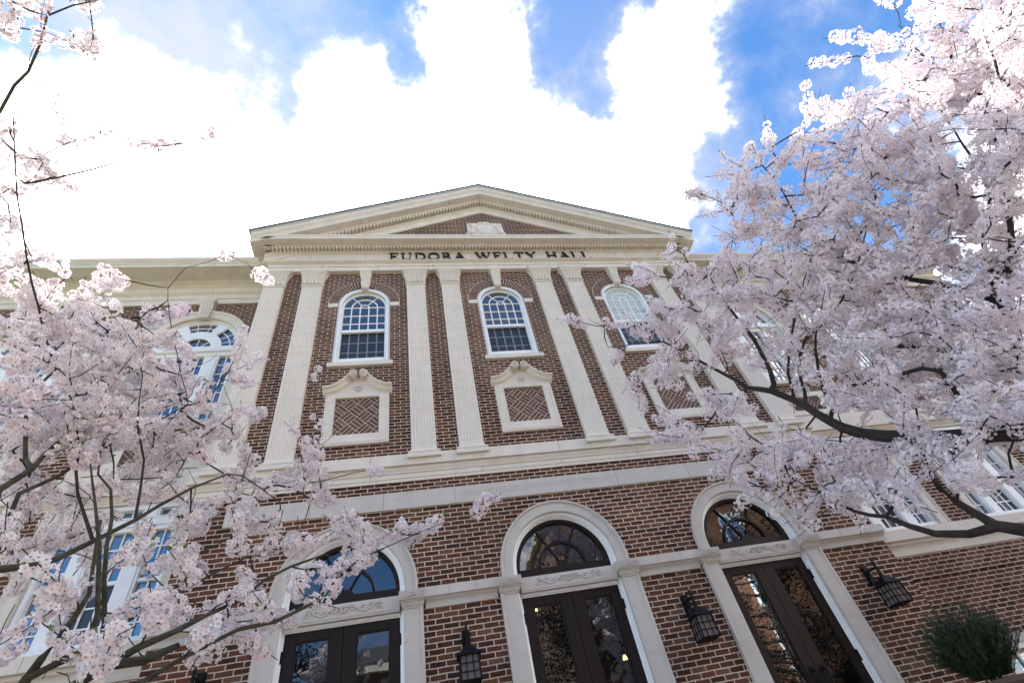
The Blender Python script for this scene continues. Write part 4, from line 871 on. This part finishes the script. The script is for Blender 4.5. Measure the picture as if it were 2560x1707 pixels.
def flowers(poms, per, size, detail, open_=1.0):
    """poms: array (n,4) centre + radius, tone -> petals as arrays"""
    Vs = []; Fs = []; As = []; Cv = []; k0 = 0
    P = np.array([p[0] for p in poms]); R = np.array([p[1] for p in poms]); T = np.array([p[2] for p in poms])
    idx = np.repeat(np.arange(len(P)), per); keep = NP.rand(len(idx)) < np.clip((R[idx] / np.percentile(R, 90)) ** 2, .25, 1); idx = idx[keep]; n = len(idx)
    d = NP.normal(0, 1, (n, 3)); d /= np.linalg.norm(d, axis=1)[:, None]
    c = P[idx] + d * (R[idx] * NP.uniform(.8, 1.03, n))[:, None]
    nrm = d + NP.normal(0, .30, (n, 3)); nrm /= np.linalg.norm(nrm, axis=1)[:, None]
    h = np.where(np.abs(nrm[:, 2:3]) < .9, np.array([[0, 0, 1.]]), np.array([[1., 0, 0]])); a = np.cross(nrm, h); a /= np.linalg.norm(a, axis=1)[:, None]; b = np.cross(nrm, a)
    ph = NP.uniform(0, 2 * pi, n); sz = size * NP.uniform(.8, 1.15, n); cup = NP.uniform(.15, .75, n)
    verts = []; attr = []; tone = T[idx]
    for k in range(5):
        an = ph + k * 2 * pi / 5; rd = a * np.cos(an)[:, None] + b * np.sin(an)[:, None]; tg = -a * np.sin(an)[:, None] + b * np.cos(an)[:, None]
        S = sz[:, None]; q = cup[:, None]
        if detail:
            pts = [(0.06, 0, 0), (.55, -.40, .35), (.55, .40, .35), (1.0, -.22, .75), (1.0, .22, .75), (.55, 0, .22), (.90, 0, .62)]
            prs = [0.0, .75, .75, 1, 1, .6, 1]
        else:
            pts = [(0.05, 0, 0), (.62, -.44, .38), (1.0, 0, .7), (.62, .44, .38)]; prs = [0.1, .9, 1, .9]
        for (u, v, z), at_ in zip(pts, prs):
            verts.append(c + rd * (S * u) + tg * (S * v) + nrm * (S * z * q)); attr.append(np.stack([np.full(n, at_), tone, np.zeros(n)], 1))
    m = len(verts); V = np.stack(verts, 1).reshape(-1, 3); Aa = np.stack(attr, 1).reshape(-1, 3)
    base = (np.arange(n) * m)[:, None]
    if detail:
        loc = []
        for k in range(5): o = k * 7; loc += [(o, o + 1, o + 5, o + 5), (o, o + 5, o + 2, o + 2), (o + 1, o + 3, o + 6, o + 5), (o + 5, o + 6, o + 4, o + 2)]
        tri = np.array([l[:3] for l in loc if l[2] == l[3]]); qd = np.array([l for l in loc if l[2] != l[3]])
        F3 = (base[:, :, None] + tri[None]).reshape(-1, 3); F4 = (base[:, :, None] + qd[None]).reshape(-1, 4)
        F = np.concatenate([F3, F4[:, [0, 1, 2]], F4[:, [0, 2, 3]]])
    else:
        qd = np.array([(k * 4, k * 4 + 1, k * 4 + 2, k * 4 + 3) for k in range(5)]); F = (base[:, :, None] + qd[None]).reshape(-1, 4)
    # calyx and stamens: one small dark tetrahedral tuft at each heart
    rs = sz[:, None] * .18; cv = np.stack([c + a * rs + nrm * sz[:, None] * .10, c - a * rs * .5 + b * rs * .87 + nrm * sz[:, None] * .10, c - a * rs * .5 - b * rs * .87 + nrm * sz[:, None] * .10, c + nrm * sz[:, None] * .38], 1).reshape(-1, 3)
    cb = (np.arange(n) * 4)[:, None]; cf = (cb[:, :, None] + np.array([(0, 1, 3), (1, 2, 3), (2, 0, 3), (0, 2, 1)])[None]).reshape(-1, 3)
    return V, F, Aa, cv, cf
def sprigs(tree, ends, targets, prad, npom, gap, sprig_tip, bare=.08):
    """extend each end into a short flowering twig, return pompom list"""
    poms = []; twigs = MB()
    for q in NP.permutation(len(tree.P))[:int(len(tree.P) * bare)]:
        if tree.par[q] < 0: continue
        p = tree.P[q]; d = NP.normal(0, 1, 3) + np.array([0, 0, .8]); d /= np.linalg.norm(d); path = [p.copy()]
        for k in range(NP.randint(3, 6)): path.append(path[-1] + d * gap * .8); d = d + NP.normal(0, .22, 3); d /= np.linalg.norm(d)
        twigs.tube(path, [sprig_tip * (1.1 - .12 * i) for i in range(len(path))], 4)
    for i, j in ends.items():
        p = tree.P[j]; q = tree.par[j]; d = (p - tree.P[q]) if q >= 0 else np.array([0, 0, 1.]); L_ = np.linalg.norm(d); d = d / L_ if L_ > 1e-6 else np.array([0, 0, 1.])
        d = d + NP.normal(0, .35, 3) + np.array([0, 0, .25]); d /= np.linalg.norm(d); tone = float(np.clip(NP.normal(.12, .26), 0, .9)); n = npom + NP.randint(-1, 2); cur = p.copy(); path = [cur.copy()]
        for k in range(max(1, n)):
            r = prad * NP.uniform(.6, 1.25) * (1 if k < n - 1 else .75); off = NP.normal(0, 1, 3); off -= d * off.dot(d); off /= np.linalg.norm(off) + 1e-9
            poms.append((cur + off * r * .35, r, float(np.clip(tone + NP.normal(0, .08), 0, 1)))); cur = cur + d * gap * NP.uniform(.8, 1.2); d = d + NP.normal(0, .18, 3); d /= np.linalg.norm(d); path.append(cur.copy())
        twigs.tube(path, [sprig_tip] * len(path), 4)
    return poms, twigs
def ell(spec, R=None):
    """sample targets inside ellipses given through the picture, each with a range of distances"""
    T = []
    for cx, cy, rx, ry, n, d0, d1 in spec:
        for _ in range(n):
            a = NP.uniform(0, 2 * pi); r = sqrt(NP.uniform(0, 1)); p = at(cx + rx * r * cos(a), cy + ry * r * sin(a), NP.uniform(d0, d1))
            if p[1] > -.45:      # keep clear of the wall
                dr = p - CAM; p = CAM + dr * ((-.45 - NP.uniform(0, .5) - CAM[1]) / dr[1])
            T.append(p)
    return T
# --- leafy trees on the lawn behind the photographer, seen only in the door glass
for (x, y, h, r_, lab) in ((4.4, -14.5, 10, 3.4, 'dark leafy tree reflected in the middle doors'), (12.6, -14.5, 11, 4.2, 'dark leafy tree reflected in the glass of the right doors'), (-7.9, -14, 9, 2.6, 'dark leafy tree reflected in the left leaf of the left door')):
    tt = thing('leafy_tree', lab, 'tree', (x, y, GZ)); b = MB()
    b.tube([(x, y, GZ), (x + .1, y, GZ + h * .35), (x, y + .1, GZ + h * .6), (x + .1, y, GZ + h * .9)], [.22, .17, .11, .03], 8); cl = []
    for i in range(60):
        a = NP.uniform(0, 2 * pi); z0 = GZ + h * NP.uniform(.22, .8); rr = r_ * NP.uniform(.5, 1); e = (x + rr * cos(a), y + rr * sin(a), z0 + NP.uniform(.4, 1.8)); b.tube([(x, y, z0), ((x + e[0]) / 2, (y + e[1]) / 2, z0 + .3), e], [.06, .035, .01], 5); cl.append(e); cl.append(((x + e[0]) / 2, (y + e[1]) / 2, z0 + .8))
    b.build('trunk', 'bark', tt); cl = np.array(cl); idx = NP.randint(0, len(cl), 22000); c = cl[idx] + NP.normal(0, .30, (22000, 3)); d1 = NP.normal(0, 1, (22000, 3)); d1 /= np.linalg.norm(d1, axis=1)[:, None]; d2 = np.cross(d1, NP.normal(0, 1, (22000, 3))); d2 /= np.linalg.norm(d2, axis=1)[:, None]
    V = np.stack([c - d1 * .06, c - d2 * .035, c + d1 * .06, c + d2 * .035], 1).reshape(-1, 3); arrays_obj('crown', V, np.arange(88000).reshape(-1, 4), ['far_leaf'], parent=tt)
# --- left tree
lt = thing('cherry_tree', 'white blossoming cherry tree at left, nearest the camera, with mossy forking limbs', 'tree', tuple(list(at(-260, 2350, 2.9)[:2]) + [GZ]))
T = Tree(.66); A = lambda pts: [at(*p) for p in pts]
base = at(-260, 2350, 2.9); fork = at(-40, 1860, 2.6)
tr = T.limb([(base[0], base[1], GZ), (base[0] + .02, base[1], (GZ + fork[2]) / 2), fork], [.10, .075, .05]); F0 = tr[-1]
la = T.limb(A([(60, 1707, 2.6), (104, 1645, 2.6), (150, 1593, 2.65), (197, 1526, 2.7), (223, 1482, 2.8), (235, 1400, 2.9), (252, 1300, 3.1)]), [.024, .020, .017, .015, .012, .010, .008], F0)
lb2 = T.limb(A([(67, 1694, 2.55), (156, 1650, 2.6), (246, 1604, 2.7), (306, 1557, 2.8), (376, 1513, 2.9), (440, 1490, 3.0), (520, 1440, 3.1), (600, 1400, 3.2)]), [.024, .020, .017, .015, .013, .011, .009, .006], F0)
lc = T.limb(A([(-120, 1440, 2.6), (0, 1422, 2.7), (78, 1414, 2.75), (143, 1396, 2.8), (233, 1352, 2.9), (337, 1300, 3.0), (400, 1262, 3.05), (478, 1220, 3.1), (568, 1185, 3.2), (606, 1188, 3.2), (700, 1255, 3.3)]), [.024, .021, .019, .018, .016, .014, .012, .010, .007, .006, .004], F0)
n1 = T.near(at(220, 1617, 2.66))[0]; n2 = T.near(at(260, 1600, 2.7))[0]
T.limb(A([(228, 1600, 2.68), (244, 1534, 2.66), (246, 1443, 2.7), (249, 1362, 2.75), (238, 1260, 2.9), (225, 1150, 3.1)]), [.014, .014, .013, .012, .009, .006], n1)
T.limb(A([(261, 1560, 2.72), (260, 1445, 2.75), (267, 1362, 2.8), (280, 1296, 2.9), (277, 1223, 3.0), (245, 1185, 3.1), (252, 1127, 3.2), (300, 1040, 3.4)]), [.014, .0135, .012, .011, .009, .007, .006, .004], n2)
ge = T.limb(A([(120, 1760, 2.5), (260, 1663, 2.5), (363, 1650, 2.55), (446, 1612, 2.6)]), [.030, .027, .024, .022], F0)
T.limb(A([(350, 1615, 2.56), (441, 1576, 2.6), (520, 1535, 2.7), (600, 1500, 2.8), (661, 1449, 2.9), (728, 1415, 3.0), (812, 1385, 3.1)]), [.021, .017, .013, .012, .011, .010, .007], ge[-6] if len(ge) > 6 else ge[0])
gg = T.limb(A([(200, 1790, 2.4), (350, 1707, 2.45), (454, 1645, 2.5), (545, 1598, 2.55), (597, 1572, 2.6), (688, 1553, 2.7), (778, 1509, 2.8), (822, 1469, 2.9), (900, 1395, 3.05), (963, 1368, 3.1), (1047, 1331, 3.2), (1111, 1304, 3.25)]), [.016, .014, .013, .012, .013, .013, .012, .009, .006, .005, .004, .003], F0)
k = T.near(at(354, 1290, 3.02))[0]
T.limb(A([(351, 1223, 3.05), (360, 1150, 3.1), (344, 1064, 3.2), (348, 1000, 3.3), (357, 939, 3.4)]), [.009, .008, .007, .005, .004], k)
lv = T.limb(A([(-60, 1300, 2.9), (0, 1223, 3.0), (80, 1172, 3.1), (150, 1100, 3.3), (240, 1010, 3.5)]), [.022, .020, .018, .012, .006], lc[0])
T.limb(A([(48, 1233, 3.0), (143, 1191, 3.1), (223, 1140, 3.2), (330, 1080, 3.4), (470, 1010, 3.6)]), [.014, .012, .010, .007, .004], lv[1])
up1 = T.limb(A([(64, 1147, 3.15), (67, 1016, 3.3), (100, 960, 3.4), (140, 924, 3.5), (108, 825, 3.6), (80, 710, 3.7), (60, 600, 3.8), (54, 557, 3.85), (39, 436, 3.9), (36, 357, 4.0), (32, 268, 4.0)]), [.014, .013, .011, .010, .009, .008, .007, .006, .006, .005, .004], T.near(at(64, 1180, 3.1))[0])
T.limb(A([(195, 1236, 3.0), (198, 1127, 3.2), (190, 1040, 3.3), (160, 960, 3.5)]), [.010, .009, .007, .005], T.near(at(201, 1370, 2.87))[0])
tl = T.limb(A([(-100, 900, 3.2), (-110, 600, 3.5), (-60, 380, 3.7), (0, 279, 3.8), (36, 214, 3.8), (71, 179, 3.8), (100, 111, 3.8), (118, 40, 3.8), (150, -60, 3.8)]), [.022, .018, .014, .012, .011, .010, .009, .008, .006], lv[0])
T.limb(A([(60, 459, 3.9), (107, 452, 3.95), (190, 434, 4.0), (332, 396, 4.2), (400, 385, 4.3)]), [.010, .009, .008, .005, .003], T.near(at(39, 440, 3.9))[0])
T.limb(A([(182, 14, 3.8), (250, 0, 3.9)]), [.006, .004], T.near(at(118, 40, 3.8))[0])
SL_ = [(60, 40, 90, 50, 8, 3.6, 4.0), (255, 10, 55, 25, 5, 3.7, 4.0), (100, 100, 40, 30, 4, 3.6, 3.9), (215, 110, 40, 30, 2, 3.8, 4.1), (12, 30, 20, 60, 3, 3.6, 3.9), (10, 340, 25, 30, 2, 3.8, 4), (35, 420, 35, 45, 5, 3.8, 4.1), (30, 530, 60, 60, 9, 3.7, 4.2),
       (112, 400, 28, 25, 3, 4, 4.2), (125, 450, 22, 15, 2, 4, 4.2), (175, 365, 22, 25, 2, 4.1, 4.4), (370, 372, 35, 14, 2, 4.2, 4.4), (455, 360, 14, 12, 1, 4.3, 4.5), (262, 305, 12, 20, 1, 4.2, 4.5), (150, 290, 15, 12, 1, 4.2, 4.4), (515, 335, 8, 8, 1, 4.3, 4.5),
       (60, 660, 70, 50, 9, 3.6, 4.2), (110, 760, 110, 60, 22, 3.4, 4.2), (60, 860, 90, 70, 20, 3.0, 3.9), (220, 830, 110, 60, 22, 3.4, 4.3), (330, 860, 90, 60, 18, 3.5, 4.4), (150, 960, 150, 70, 34, 3.0, 4.1), (330, 960, 110, 60, 20, 3.3, 4.2),
       (40, 1010, 60, 70, 10, 2.7, 3.6), (240, 1060, 160, 60, 30, 3.0, 4.0), (440, 950, 90, 50, 16, 3.5, 4.3), (480, 1040, 110, 50, 20, 3.3, 4.1), (590, 930, 45, 40, 7, 3.8, 4.4), (640, 1040, 25, 20, 3, 3.9, 4.3), (120, 1110, 130, 60, 22, 2.9, 3.8), (350, 1120, 130, 50, 22, 3.0, 3.9),
       (520, 1110, 80, 50, 11, 3.3, 4.0), (60, 1200, 90, 60, 14, 2.8, 3.6), (170, 1260, 120, 60, 17, 2.8, 3.6), (330, 1220, 70, 40, 8, 3.0, 3.8), (430, 1200, 70, 40, 8, 3.1, 3.8), (610, 1200, 80, 40, 13, 3.2, 3.9), (670, 1260, 90, 60, 16, 3.1, 3.8), (560, 1290, 100, 60, 17, 3.0, 3.7),
       (760, 1180, 45, 45, 6, 3.4, 3.9), (775, 1110, 25, 35, 3, 3.5, 3.9), (790, 1060, 10, 15, 1, 3.6, 3.8), (800, 1160, 25, 25, 2, 3.5, 3.9), (790, 1240, 30, 25, 3, 3.4, 3.8), (50, 1330, 80, 40, 8, 2.6, 3.3), (200, 1350, 120, 40, 12, 2.7, 3.4), (420, 1320, 110, 40, 12, 2.9, 3.6),
       (70, 1450, 80, 40, 7, 2.5, 3.1), (170, 1460, 80, 40, 7, 2.6, 3.2), (300, 1440, 80, 40, 8, 2.6, 3.2), (420, 1420, 80, 40, 9, 2.7, 3.4), (540, 1390, 80, 40, 10, 2.8, 3.5), (650, 1370, 80, 40, 10, 2.9, 3.5), (760, 1350, 60, 35, 6, 3.0, 3.5),
       (860, 1350, 60, 25, 5, 3.0, 3.4), (930, 1365, 35, 20, 3, 3.1, 3.3), (1010, 1350, 35, 18, 2, 3.15, 3.3), (1060, 1325, 35, 15, 2, 3.2, 3.3), (800, 1440, 50, 18, 6, 2.7, 2.95), (730, 1470, 40, 20, 4, 2.6, 2.9), (880, 1410, 30, 18, 2, 2.9, 3.1),
       (180, 1500, 50, 30, 3, 2.4, 2.8), (120, 1530, 25, 15, 1, 2.4, 2.7), (300, 1530, 20, 15, 1, 2.5, 2.8), (560, 1520, 60, 20, 5, 2.4, 2.8), (420, 1560, 50, 25, 5, 2.2, 2.5), (580, 1580, 40, 25, 3, 2.3, 2.6), (660, 1530, 30, 20, 2, 2.5, 2.8), (230, 1640, 30, 25, 2, 2.2, 2.4), (500, 1610, 40, 18, 2, 2.2, 2.5), (240, 1690, 25, 20, 1, 2.1, 2.3),
       (650, 1450, 30, 20, 2, 2.8, 3.1), (548, 645, 18, 16, 1, 3.6, 3.8), (660, 690, 18, 14, 1, 3.5, 3.7), (1200, 1279, 6, 6, 1, 3.3, 3.35), (788, 942, 5, 5, 1, 3.8, 3.9), (925, 1178, 5, 5, 1, 3.4, 3.5), (300, 700, 60, 30, 4, 3.6, 4.3), (400, 800, 60, 40, 7, 3.7, 4.4)]
tg = ell([(a, b_, c, d, max(1, int(round(n * (.33 if b_ > 1300 else .50 if b_ > 1150 else .68 if b_ > 600 else .62)))) if n > 3 else n, e + .15, f + .25) for a, b_, c, d, n, e, f in SL_])
T.limb(A([(620, 660, 3.6), (575, 640, 3.7), (520, 655, 3.9), (420, 720, 4.0)][::-1]), [.004, .003, .003, .002], T.near(at(380, 860, 3.9))[0])
ends = T.grow(tg, wander=.22, up=.1)
poms, tw = sprigs(T, ends, tg, .044, 3, .066, .0024)
thick, thin = T.mesh(.0031, .34)
o_ = len(thin.v); thin.v += tw.v; thin.f += [tuple(i + o_ for i in f) for f in tw.f]; thin.m += tw.m
o_ = len(thick.v); thick.v += thin.v; thick.f += [tuple(i + o_ for i in f) for f in thin.f]; thick.m += [1] * len(thin.f); thick.build('trunk', ['bark_moss', 'bark'], lt, smooth=True, recalc=False)
V, F, Aa, cv, cf = flowers(poms, 52, .0150, True)
arrays_obj('blossom', V, F, ['petal_l'], parent=lt, attr=Aa)
arrays_obj('flower_hearts', cv, cf, ['calyx'], parent=lt)
# a few young leaves at the twig ends
lv_ = []; lf_ = []
for q in NP.permutation(len(poms))[:190]:
    c, r, _ = poms[q]
    for k in range(3):
        d = NP.normal(0, 1, 3) + np.array([0, 0, 1.]); d /= np.linalg.norm(d); s_ = np.cross(d, NP.normal(0, 1, 3)); s_ /= np.linalg.norm(s_); l_ = NP.uniform(.02, .04); p0 = c + d * r * .8; k0 = len(lv_)
        lv_ += [p0, p0 + d * l_ * .5 + s_ * l_ * .22, p0 + d * l_, p0 + d * l_ * .5 - s_ * l_ * .22]; lf_.append((k0, k0 + 1, k0 + 2, k0 + 3))
arrays_obj('young_leaves', np.array(lv_), np.array(lf_), ['leaf'], parent=lt)
# --- right tree
T = Tree(.85); rb0 = at(2900, 1700, 5.6); fork = at(2800, 1300, 5.6)
rt = thing('cherry_tree', 'big cherry tree in full bloom at right, hiding the right wing of the hall', 'tree', (rb0[0], rb0[1], GZ))
tr = T.limb([(rb0[0], rb0[1], GZ), (rb0[0], rb0[1], GZ + 1.2), fork], [.2, .17, .14]); F0 = tr[-1]
m1 = T.limb(A([(2680, 1090, 5.5), (2560, 1080, 5.5), (2387, 1092, 5.6), (2272, 1092, 5.65), (2157, 1084, 5.75), (2108, 1069, 5.8), (2043, 1034, 5.9), (1985, 1000, 6.0), (1928, 977, 6.0), (1867, 969, 6.1), (1840, 950, 6.1), (1775, 916, 6.2), (1717, 885, 6.3), (1660, 855, 6.3), (1590, 860, 6.3), (1520, 868, 6.3)]),
            [.095, .085, .075, .07, .062, .057, .05, .045, .040, .030, .026, .022, .016, .012, .008, .005], F0)
for pts, rr in (([(1935, 960, 6.0), (1924, 923, 6.0), (1890, 858, 6.1), (1851, 805, 6.2), (1800, 740, 6.3), (1775, 690, 6.3)], [.034, .03, .025, .019, .013, .008]),
                ([(1981, 975, 6.0), (1970, 935, 6.0), (1974, 866, 6.1), (1985, 809, 6.2), (2010, 700, 6.4), (2040, 600, 6.6)], [.018, .017, .016, .013, .010, .007]),
                ([(2012, 980, 6.0), (1997, 923, 6.0), (2012, 851, 6.1), (2073, 793, 6.2), (2130, 700, 6.4), (2160, 597, 6.6), (2188, 497, 6.8), (2177, 455, 6.9)], [.02, .018, .016, .014, .011, .012, .010, .006]),
                ([(2081, 1020, 5.9), (2058, 973, 5.9), (2043, 904, 6.0), (2039, 843, 6.1), (2060, 740, 6.3)], [.022, .02, .017, .012, .006]),
                ([(1820, 920, 6.1), (1790, 850, 6.3), (1760, 780, 6.4)], [.010, .007, .004])):
    T.limb(A(pts), rr, T.near(at(pts[0][0], pts[0][1] + 14, pts[0][2]))[0])
q1 = T.limb(A([(2640, 1000, 5.6), (2560, 900, 5.8), (2530, 790, 6.0), (2525, 675, 6.1), (2529, 598, 6.2), (2510, 480, 6.4), (2490, 344, 6.6), (2498, 256, 6.7), (2520, 120, 6.8), (2530, -40, 6.9)]), [.05, .042, .036, .032, .028, .022, .018, .015, .011, .008], m1[2])
T.limb(A([(2500, 770, 6.1), (2464, 736, 6.1), (2400, 722, 6.2), (2349, 709, 6.2), (2272, 698, 6.3), (2196, 675, 6.4), (2100, 640, 6.5), (2004, 560, 6.6), (1951, 470, 6.8), (1897, 402, 6.9), (1882, 367, 6.9)]), [.045, .040, .036, .032, .028, .022, .016, .013, .010, .007, .004], T.near(at(2530, 790, 6.0))[0])
T.limb(A([(2425, 881, 5.9), (2368, 878, 5.9), (2291, 866, 6.0), (2184, 862, 6.1), (2120, 840, 6.2)]), [.034, .03, .026, .02, .01], T.near(at(2555, 900, 5.8))[0])
T.limb(A([(2349, 927, 5.7), (2226, 943, 5.8), (2157, 958, 5.9), (2085, 969, 5.95)]), [.024, .02, .015, .008], T.near(at(2450, 1085, 5.6))[0])
T.limb(A([(2466, 640, 6.2), (2455, 590, 6.2), (2475, 520, 6.3), (2464, 451, 6.5), (2420, 380, 6.6), (2368, 300, 6.8), (2310, 200, 6.9)]), [.026, .024, .02, .016, .012, .009, .006], T.near(at(2500, 760, 6.05))[0])
T.limb(A([(2441, 233, 6.8), (2368, 187, 6.9), (2310, 142, 7.0), (2250, 110, 7.0)]), [.014, .011, .007, .004], T.near(at(2500, 260, 6.7))[0])
T.limb(A([(2441, 101, 6.9), (2370, 75, 7.0), (2310, 66, 7.0), (2253, 69, 7.1)]), [.011, .009, .007, .004], T.near(at(2520, 120, 6.8))[0])
s1 = T.limb(A([(2700, 1330, 5.2), (2560, 1325, 5.2), (2491, 1314, 5.2), (2441, 1284, 5.25), (2391, 1254, 5.3), (2350, 1220, 5.4), (2323, 1180, 5.5), (2300, 1100, 5.7), (2290, 1020, 5.8)]), [.06, .054, .048, .036, .03, .026, .022, .017, .010], F0)
T.limb(A([(2470, 1322, 5.2), (2424, 1334, 5.2), (2340, 1334, 5.25), (2273, 1314, 5.3), (2216, 1291, 5.4), (2135, 1277, 5.5), (2048, 1230, 5.7), (1990, 1200, 5.8)]), [.04, .036, .032, .028, .023, .017, .010, .006], T.near(at(2500, 1315, 5.2))[0])
T.limb(A([(2235, 1260, 5.35), (2240, 1220, 5.4), (2265, 1200, 5.4)]), [.014, .012, .006], T.near(at(2225, 1294, 5.38))[0])
T.limb(A([(1845, 700, 6.3), (1822, 650, 6.4), (1832, 600, 6.5), (1836, 545, 6.6)]), [.009, .008, .006, .004], T.near(at(1800, 740, 6.3))[0])
T.limb(A([(1740, 900, 6.2), (1640, 960, 6.0), (1560, 900, 6.1)]), [.008, .005, .003], T.near(at(1775, 916, 6.2))[0]) if False else None
SR = [(2330, 130, 90, 60, 17, 6.4, 7.4), (2200, 95, 60, 22, 4, 6.9, 7.2), (2110, 145, 12, 10, 1, 7, 7.2), (2185, 140, 15, 12, 1, 7, 7.1), (2230, 10, 20, 12, 1, 7, 7.2), (2330, 20, 50, 30, 7, 6.8, 7.3), (2430, 40, 80, 50, 18, 6.0, 7.2), (2520, 100, 50, 120, 26, 5.6, 7.0), (2230, 175, 30, 15, 2, 7, 7.2),
      (2400, 230, 120, 70, 40, 6.2, 7.4), (2270, 250, 70, 50, 14, 6.6, 7.4), (2510, 320, 60, 120, 36, 5.6, 7.0), (2010, 262, 12, 12, 1, 7.0, 7.2), (2050, 300, 50, 30, 6, 6.9, 7.4), (2150, 310, 70, 40, 12, 6.7, 7.4), (1990, 330, 22, 22, 3, 6.9, 7.2), (1878, 358, 6, 8, 1, 6.9, 7.0), (1925, 365, 10, 10, 1, 6.9, 7.0), (2160, 270, 14, 14, 1, 7, 7.2),
      (2250, 370, 120, 60, 34, 6.4, 7.4), (2080, 390, 90, 50, 18, 6.5, 7.3), (1950, 410, 60, 40, 10, 6.6, 7.2), (1850, 410, 22, 10, 2, 6.8, 7.0), (1815, 440, 12, 12, 1, 6.8, 7.0), (1870, 440, 25, 14, 3, 6.7, 7.0), (2420, 450, 130, 70, 44, 5.9, 7.2), (2150, 460, 140, 50, 36, 6.2, 7.2), (1960, 480, 80, 45, 17, 6.4, 7.1),
      (1780, 490, 50, 12, 4, 6.7, 6.9), (1850, 500, 50, 25, 8, 6.5, 7.0), (1790, 530, 10, 8, 1, 6.8, 6.9), (2320, 560, 140, 60, 46, 5.9, 7.1), (2100, 560, 130, 50, 34, 6.1, 7.1), (1930, 560, 90, 50, 20, 6.3, 7.0), (1835, 560, 25, 40, 6, 6.4, 6.8), (2500, 580, 60, 80, 26, 5.5, 6.8),
      (2250, 660, 170, 60, 54, 5.8, 7.0), (2020, 650, 120, 50, 34, 6.0, 7.0), (1860, 640, 50, 50, 13, 6.3, 6.9), (1680, 625, 10, 25, 2, 6.5, 6.7), (1715, 650, 10, 16, 1, 6.5, 6.7), (1740, 690, 50, 25, 8, 6.3, 6.8), (1650, 690, 40, 20, 5, 6.4, 6.7), (1800, 700, 60, 35, 12, 6.2, 6.8), (2480, 700, 80, 70, 26, 5.6, 6.8),
      (2150, 750, 160, 60, 46, 5.8, 6.9), (1950, 740, 110, 50, 32, 5.9, 6.9), (1800, 780, 80, 50, 20, 6.0, 6.8), (1680, 770, 60, 40, 10, 6.2, 6.7), (1570, 800, 25, 20, 3, 6.2, 6.5), (1468, 805, 12, 8, 1, 6.3, 6.5), (1535, 812, 30, 12, 3, 6.3, 6.5), (1620, 830, 50, 25, 6, 6.2, 6.6), (2380, 790, 120, 50, 26, 5.6, 6.7), (2510, 820, 60, 60, 18, 5.3, 6.6),
      (1720, 850, 90, 35, 14, 6.0, 6.6), (1880, 850, 90, 50, 18, 5.9, 6.7), (2080, 850, 100, 50, 22, 5.7, 6.7), (1545, 890, 28, 10, 3, 6.2, 6.4), (1620, 910, 45, 20, 5, 6.1, 6.5), (1590, 960, 12, 14, 2, 6.1, 6.3), (1700, 930, 60, 30, 7, 6.0, 6.5), (2300, 880, 110, 50, 20, 5.5, 6.6), (2470, 920, 90, 60, 24, 5.2, 6.4),
      (1760, 1000, 60, 35, 9, 5.9, 6.4), (1650, 1085, 30, 12, 3, 6.1, 6.3), (1720, 1080, 60, 25, 8, 6.0, 6.4), (1600, 1000, 10, 10, 1, 6.2, 6.3), (1860, 1030, 60, 40, 9, 5.8, 6.4), (1960, 940, 80, 50, 10, 5.7, 6.4), (2120, 930, 90, 40, 12, 5.6, 6.4), (2150, 1000, 90, 35, 13, 5.5, 6.2), (2300, 970, 90, 50, 16, 5.2, 6.2), (2450, 1010, 100, 40, 20, 5.0, 6.2),
      (1820, 1110, 60, 25, 7, 5.8, 6.3), (1900, 1150, 80, 40, 13, 5.7, 6.3), (2020, 1130, 90, 45, 20, 5.5, 6.2), (2150, 1150, 80, 50, 18, 5.3, 6.1), (2250, 1110, 70, 40, 12, 5.2, 6.0), (1960, 1220, 70, 35, 12, 5.6, 6.1), (2080, 1230, 70, 35, 12, 5.4, 6.0), (2180, 1225, 50, 35, 8, 5.3, 5.9), (1870, 1210, 30, 25, 3, 5.7, 6.0), (2030, 1290, 30, 20, 3, 5.5, 5.9),
      (2370, 1110, 60, 30, 7, 5.0, 5.8), (2400, 1190, 45, 30, 4, 4.6, 5.2), (2450, 1195, 20, 15, 2, 4.6, 5.0), (2490, 1080, 60, 35, 8, 4.9, 5.8), (2270, 1215, 10, 8, 1, 4.9, 5.1), (2230, 1235, 10, 8, 1, 4.9, 5.1), (2190, 1240, 8, 8, 1, 5.0, 5.2), (2540, 1190, 20, 15, 2, 4.8, 5.2), (1690, 950, 8, 8, 1, 6.1, 6.2), (2660, 300, 90, 160, 34, 5.2, 7.0), (2680, 650, 110, 160, 36, 4.8, 6.8), (2700, 950, 120, 120, 26, 4.6, 6.4), (2860, 700, 110, 240, 36, 4.4, 6.4), (2850, 1080, 120, 120, 16, 4.6, 6.0)]
tg = ell([(a, b_, c, d, max(1, int(n * .82 + .5)), e, f) for a, b_, c, d, n, e, f in SR]); ends = T.grow(tg, wander=.2, up=-.35)
poms, tw = sprigs(T, ends, tg, .070, 3, .10, .0033, .04)
thick, thin = T.mesh(.0060, .36, (8, 4))
o_ = len(thin.v); thin.v += tw.v; thin.f += [tuple(i + o_ for i in f) for f in tw.f]; thin.m += tw.m
o_ = len(thick.v); thick.v += thin.v; thick.f += [tuple(i + o_ for i in f) for f in thin.f]; thick.m += [1] * len(thin.f); thick.build('trunk', ['bark', 'bark'], rt, smooth=True, recalc=False)
V, F, Aa, cv, cf = flowers(poms, 98, .0148, False)
arrays_obj('blossom', V, F, ['petal_r'], parent=rt, attr=Aa); arrays_obj('flower_hearts', cv, cf, ['calyx'], parent=rt)
print('objects', len(bpy.data.objects), 'polys', sum(len(o.data.polygons) for o in bpy.data.objects if o.type == 'MESH'))
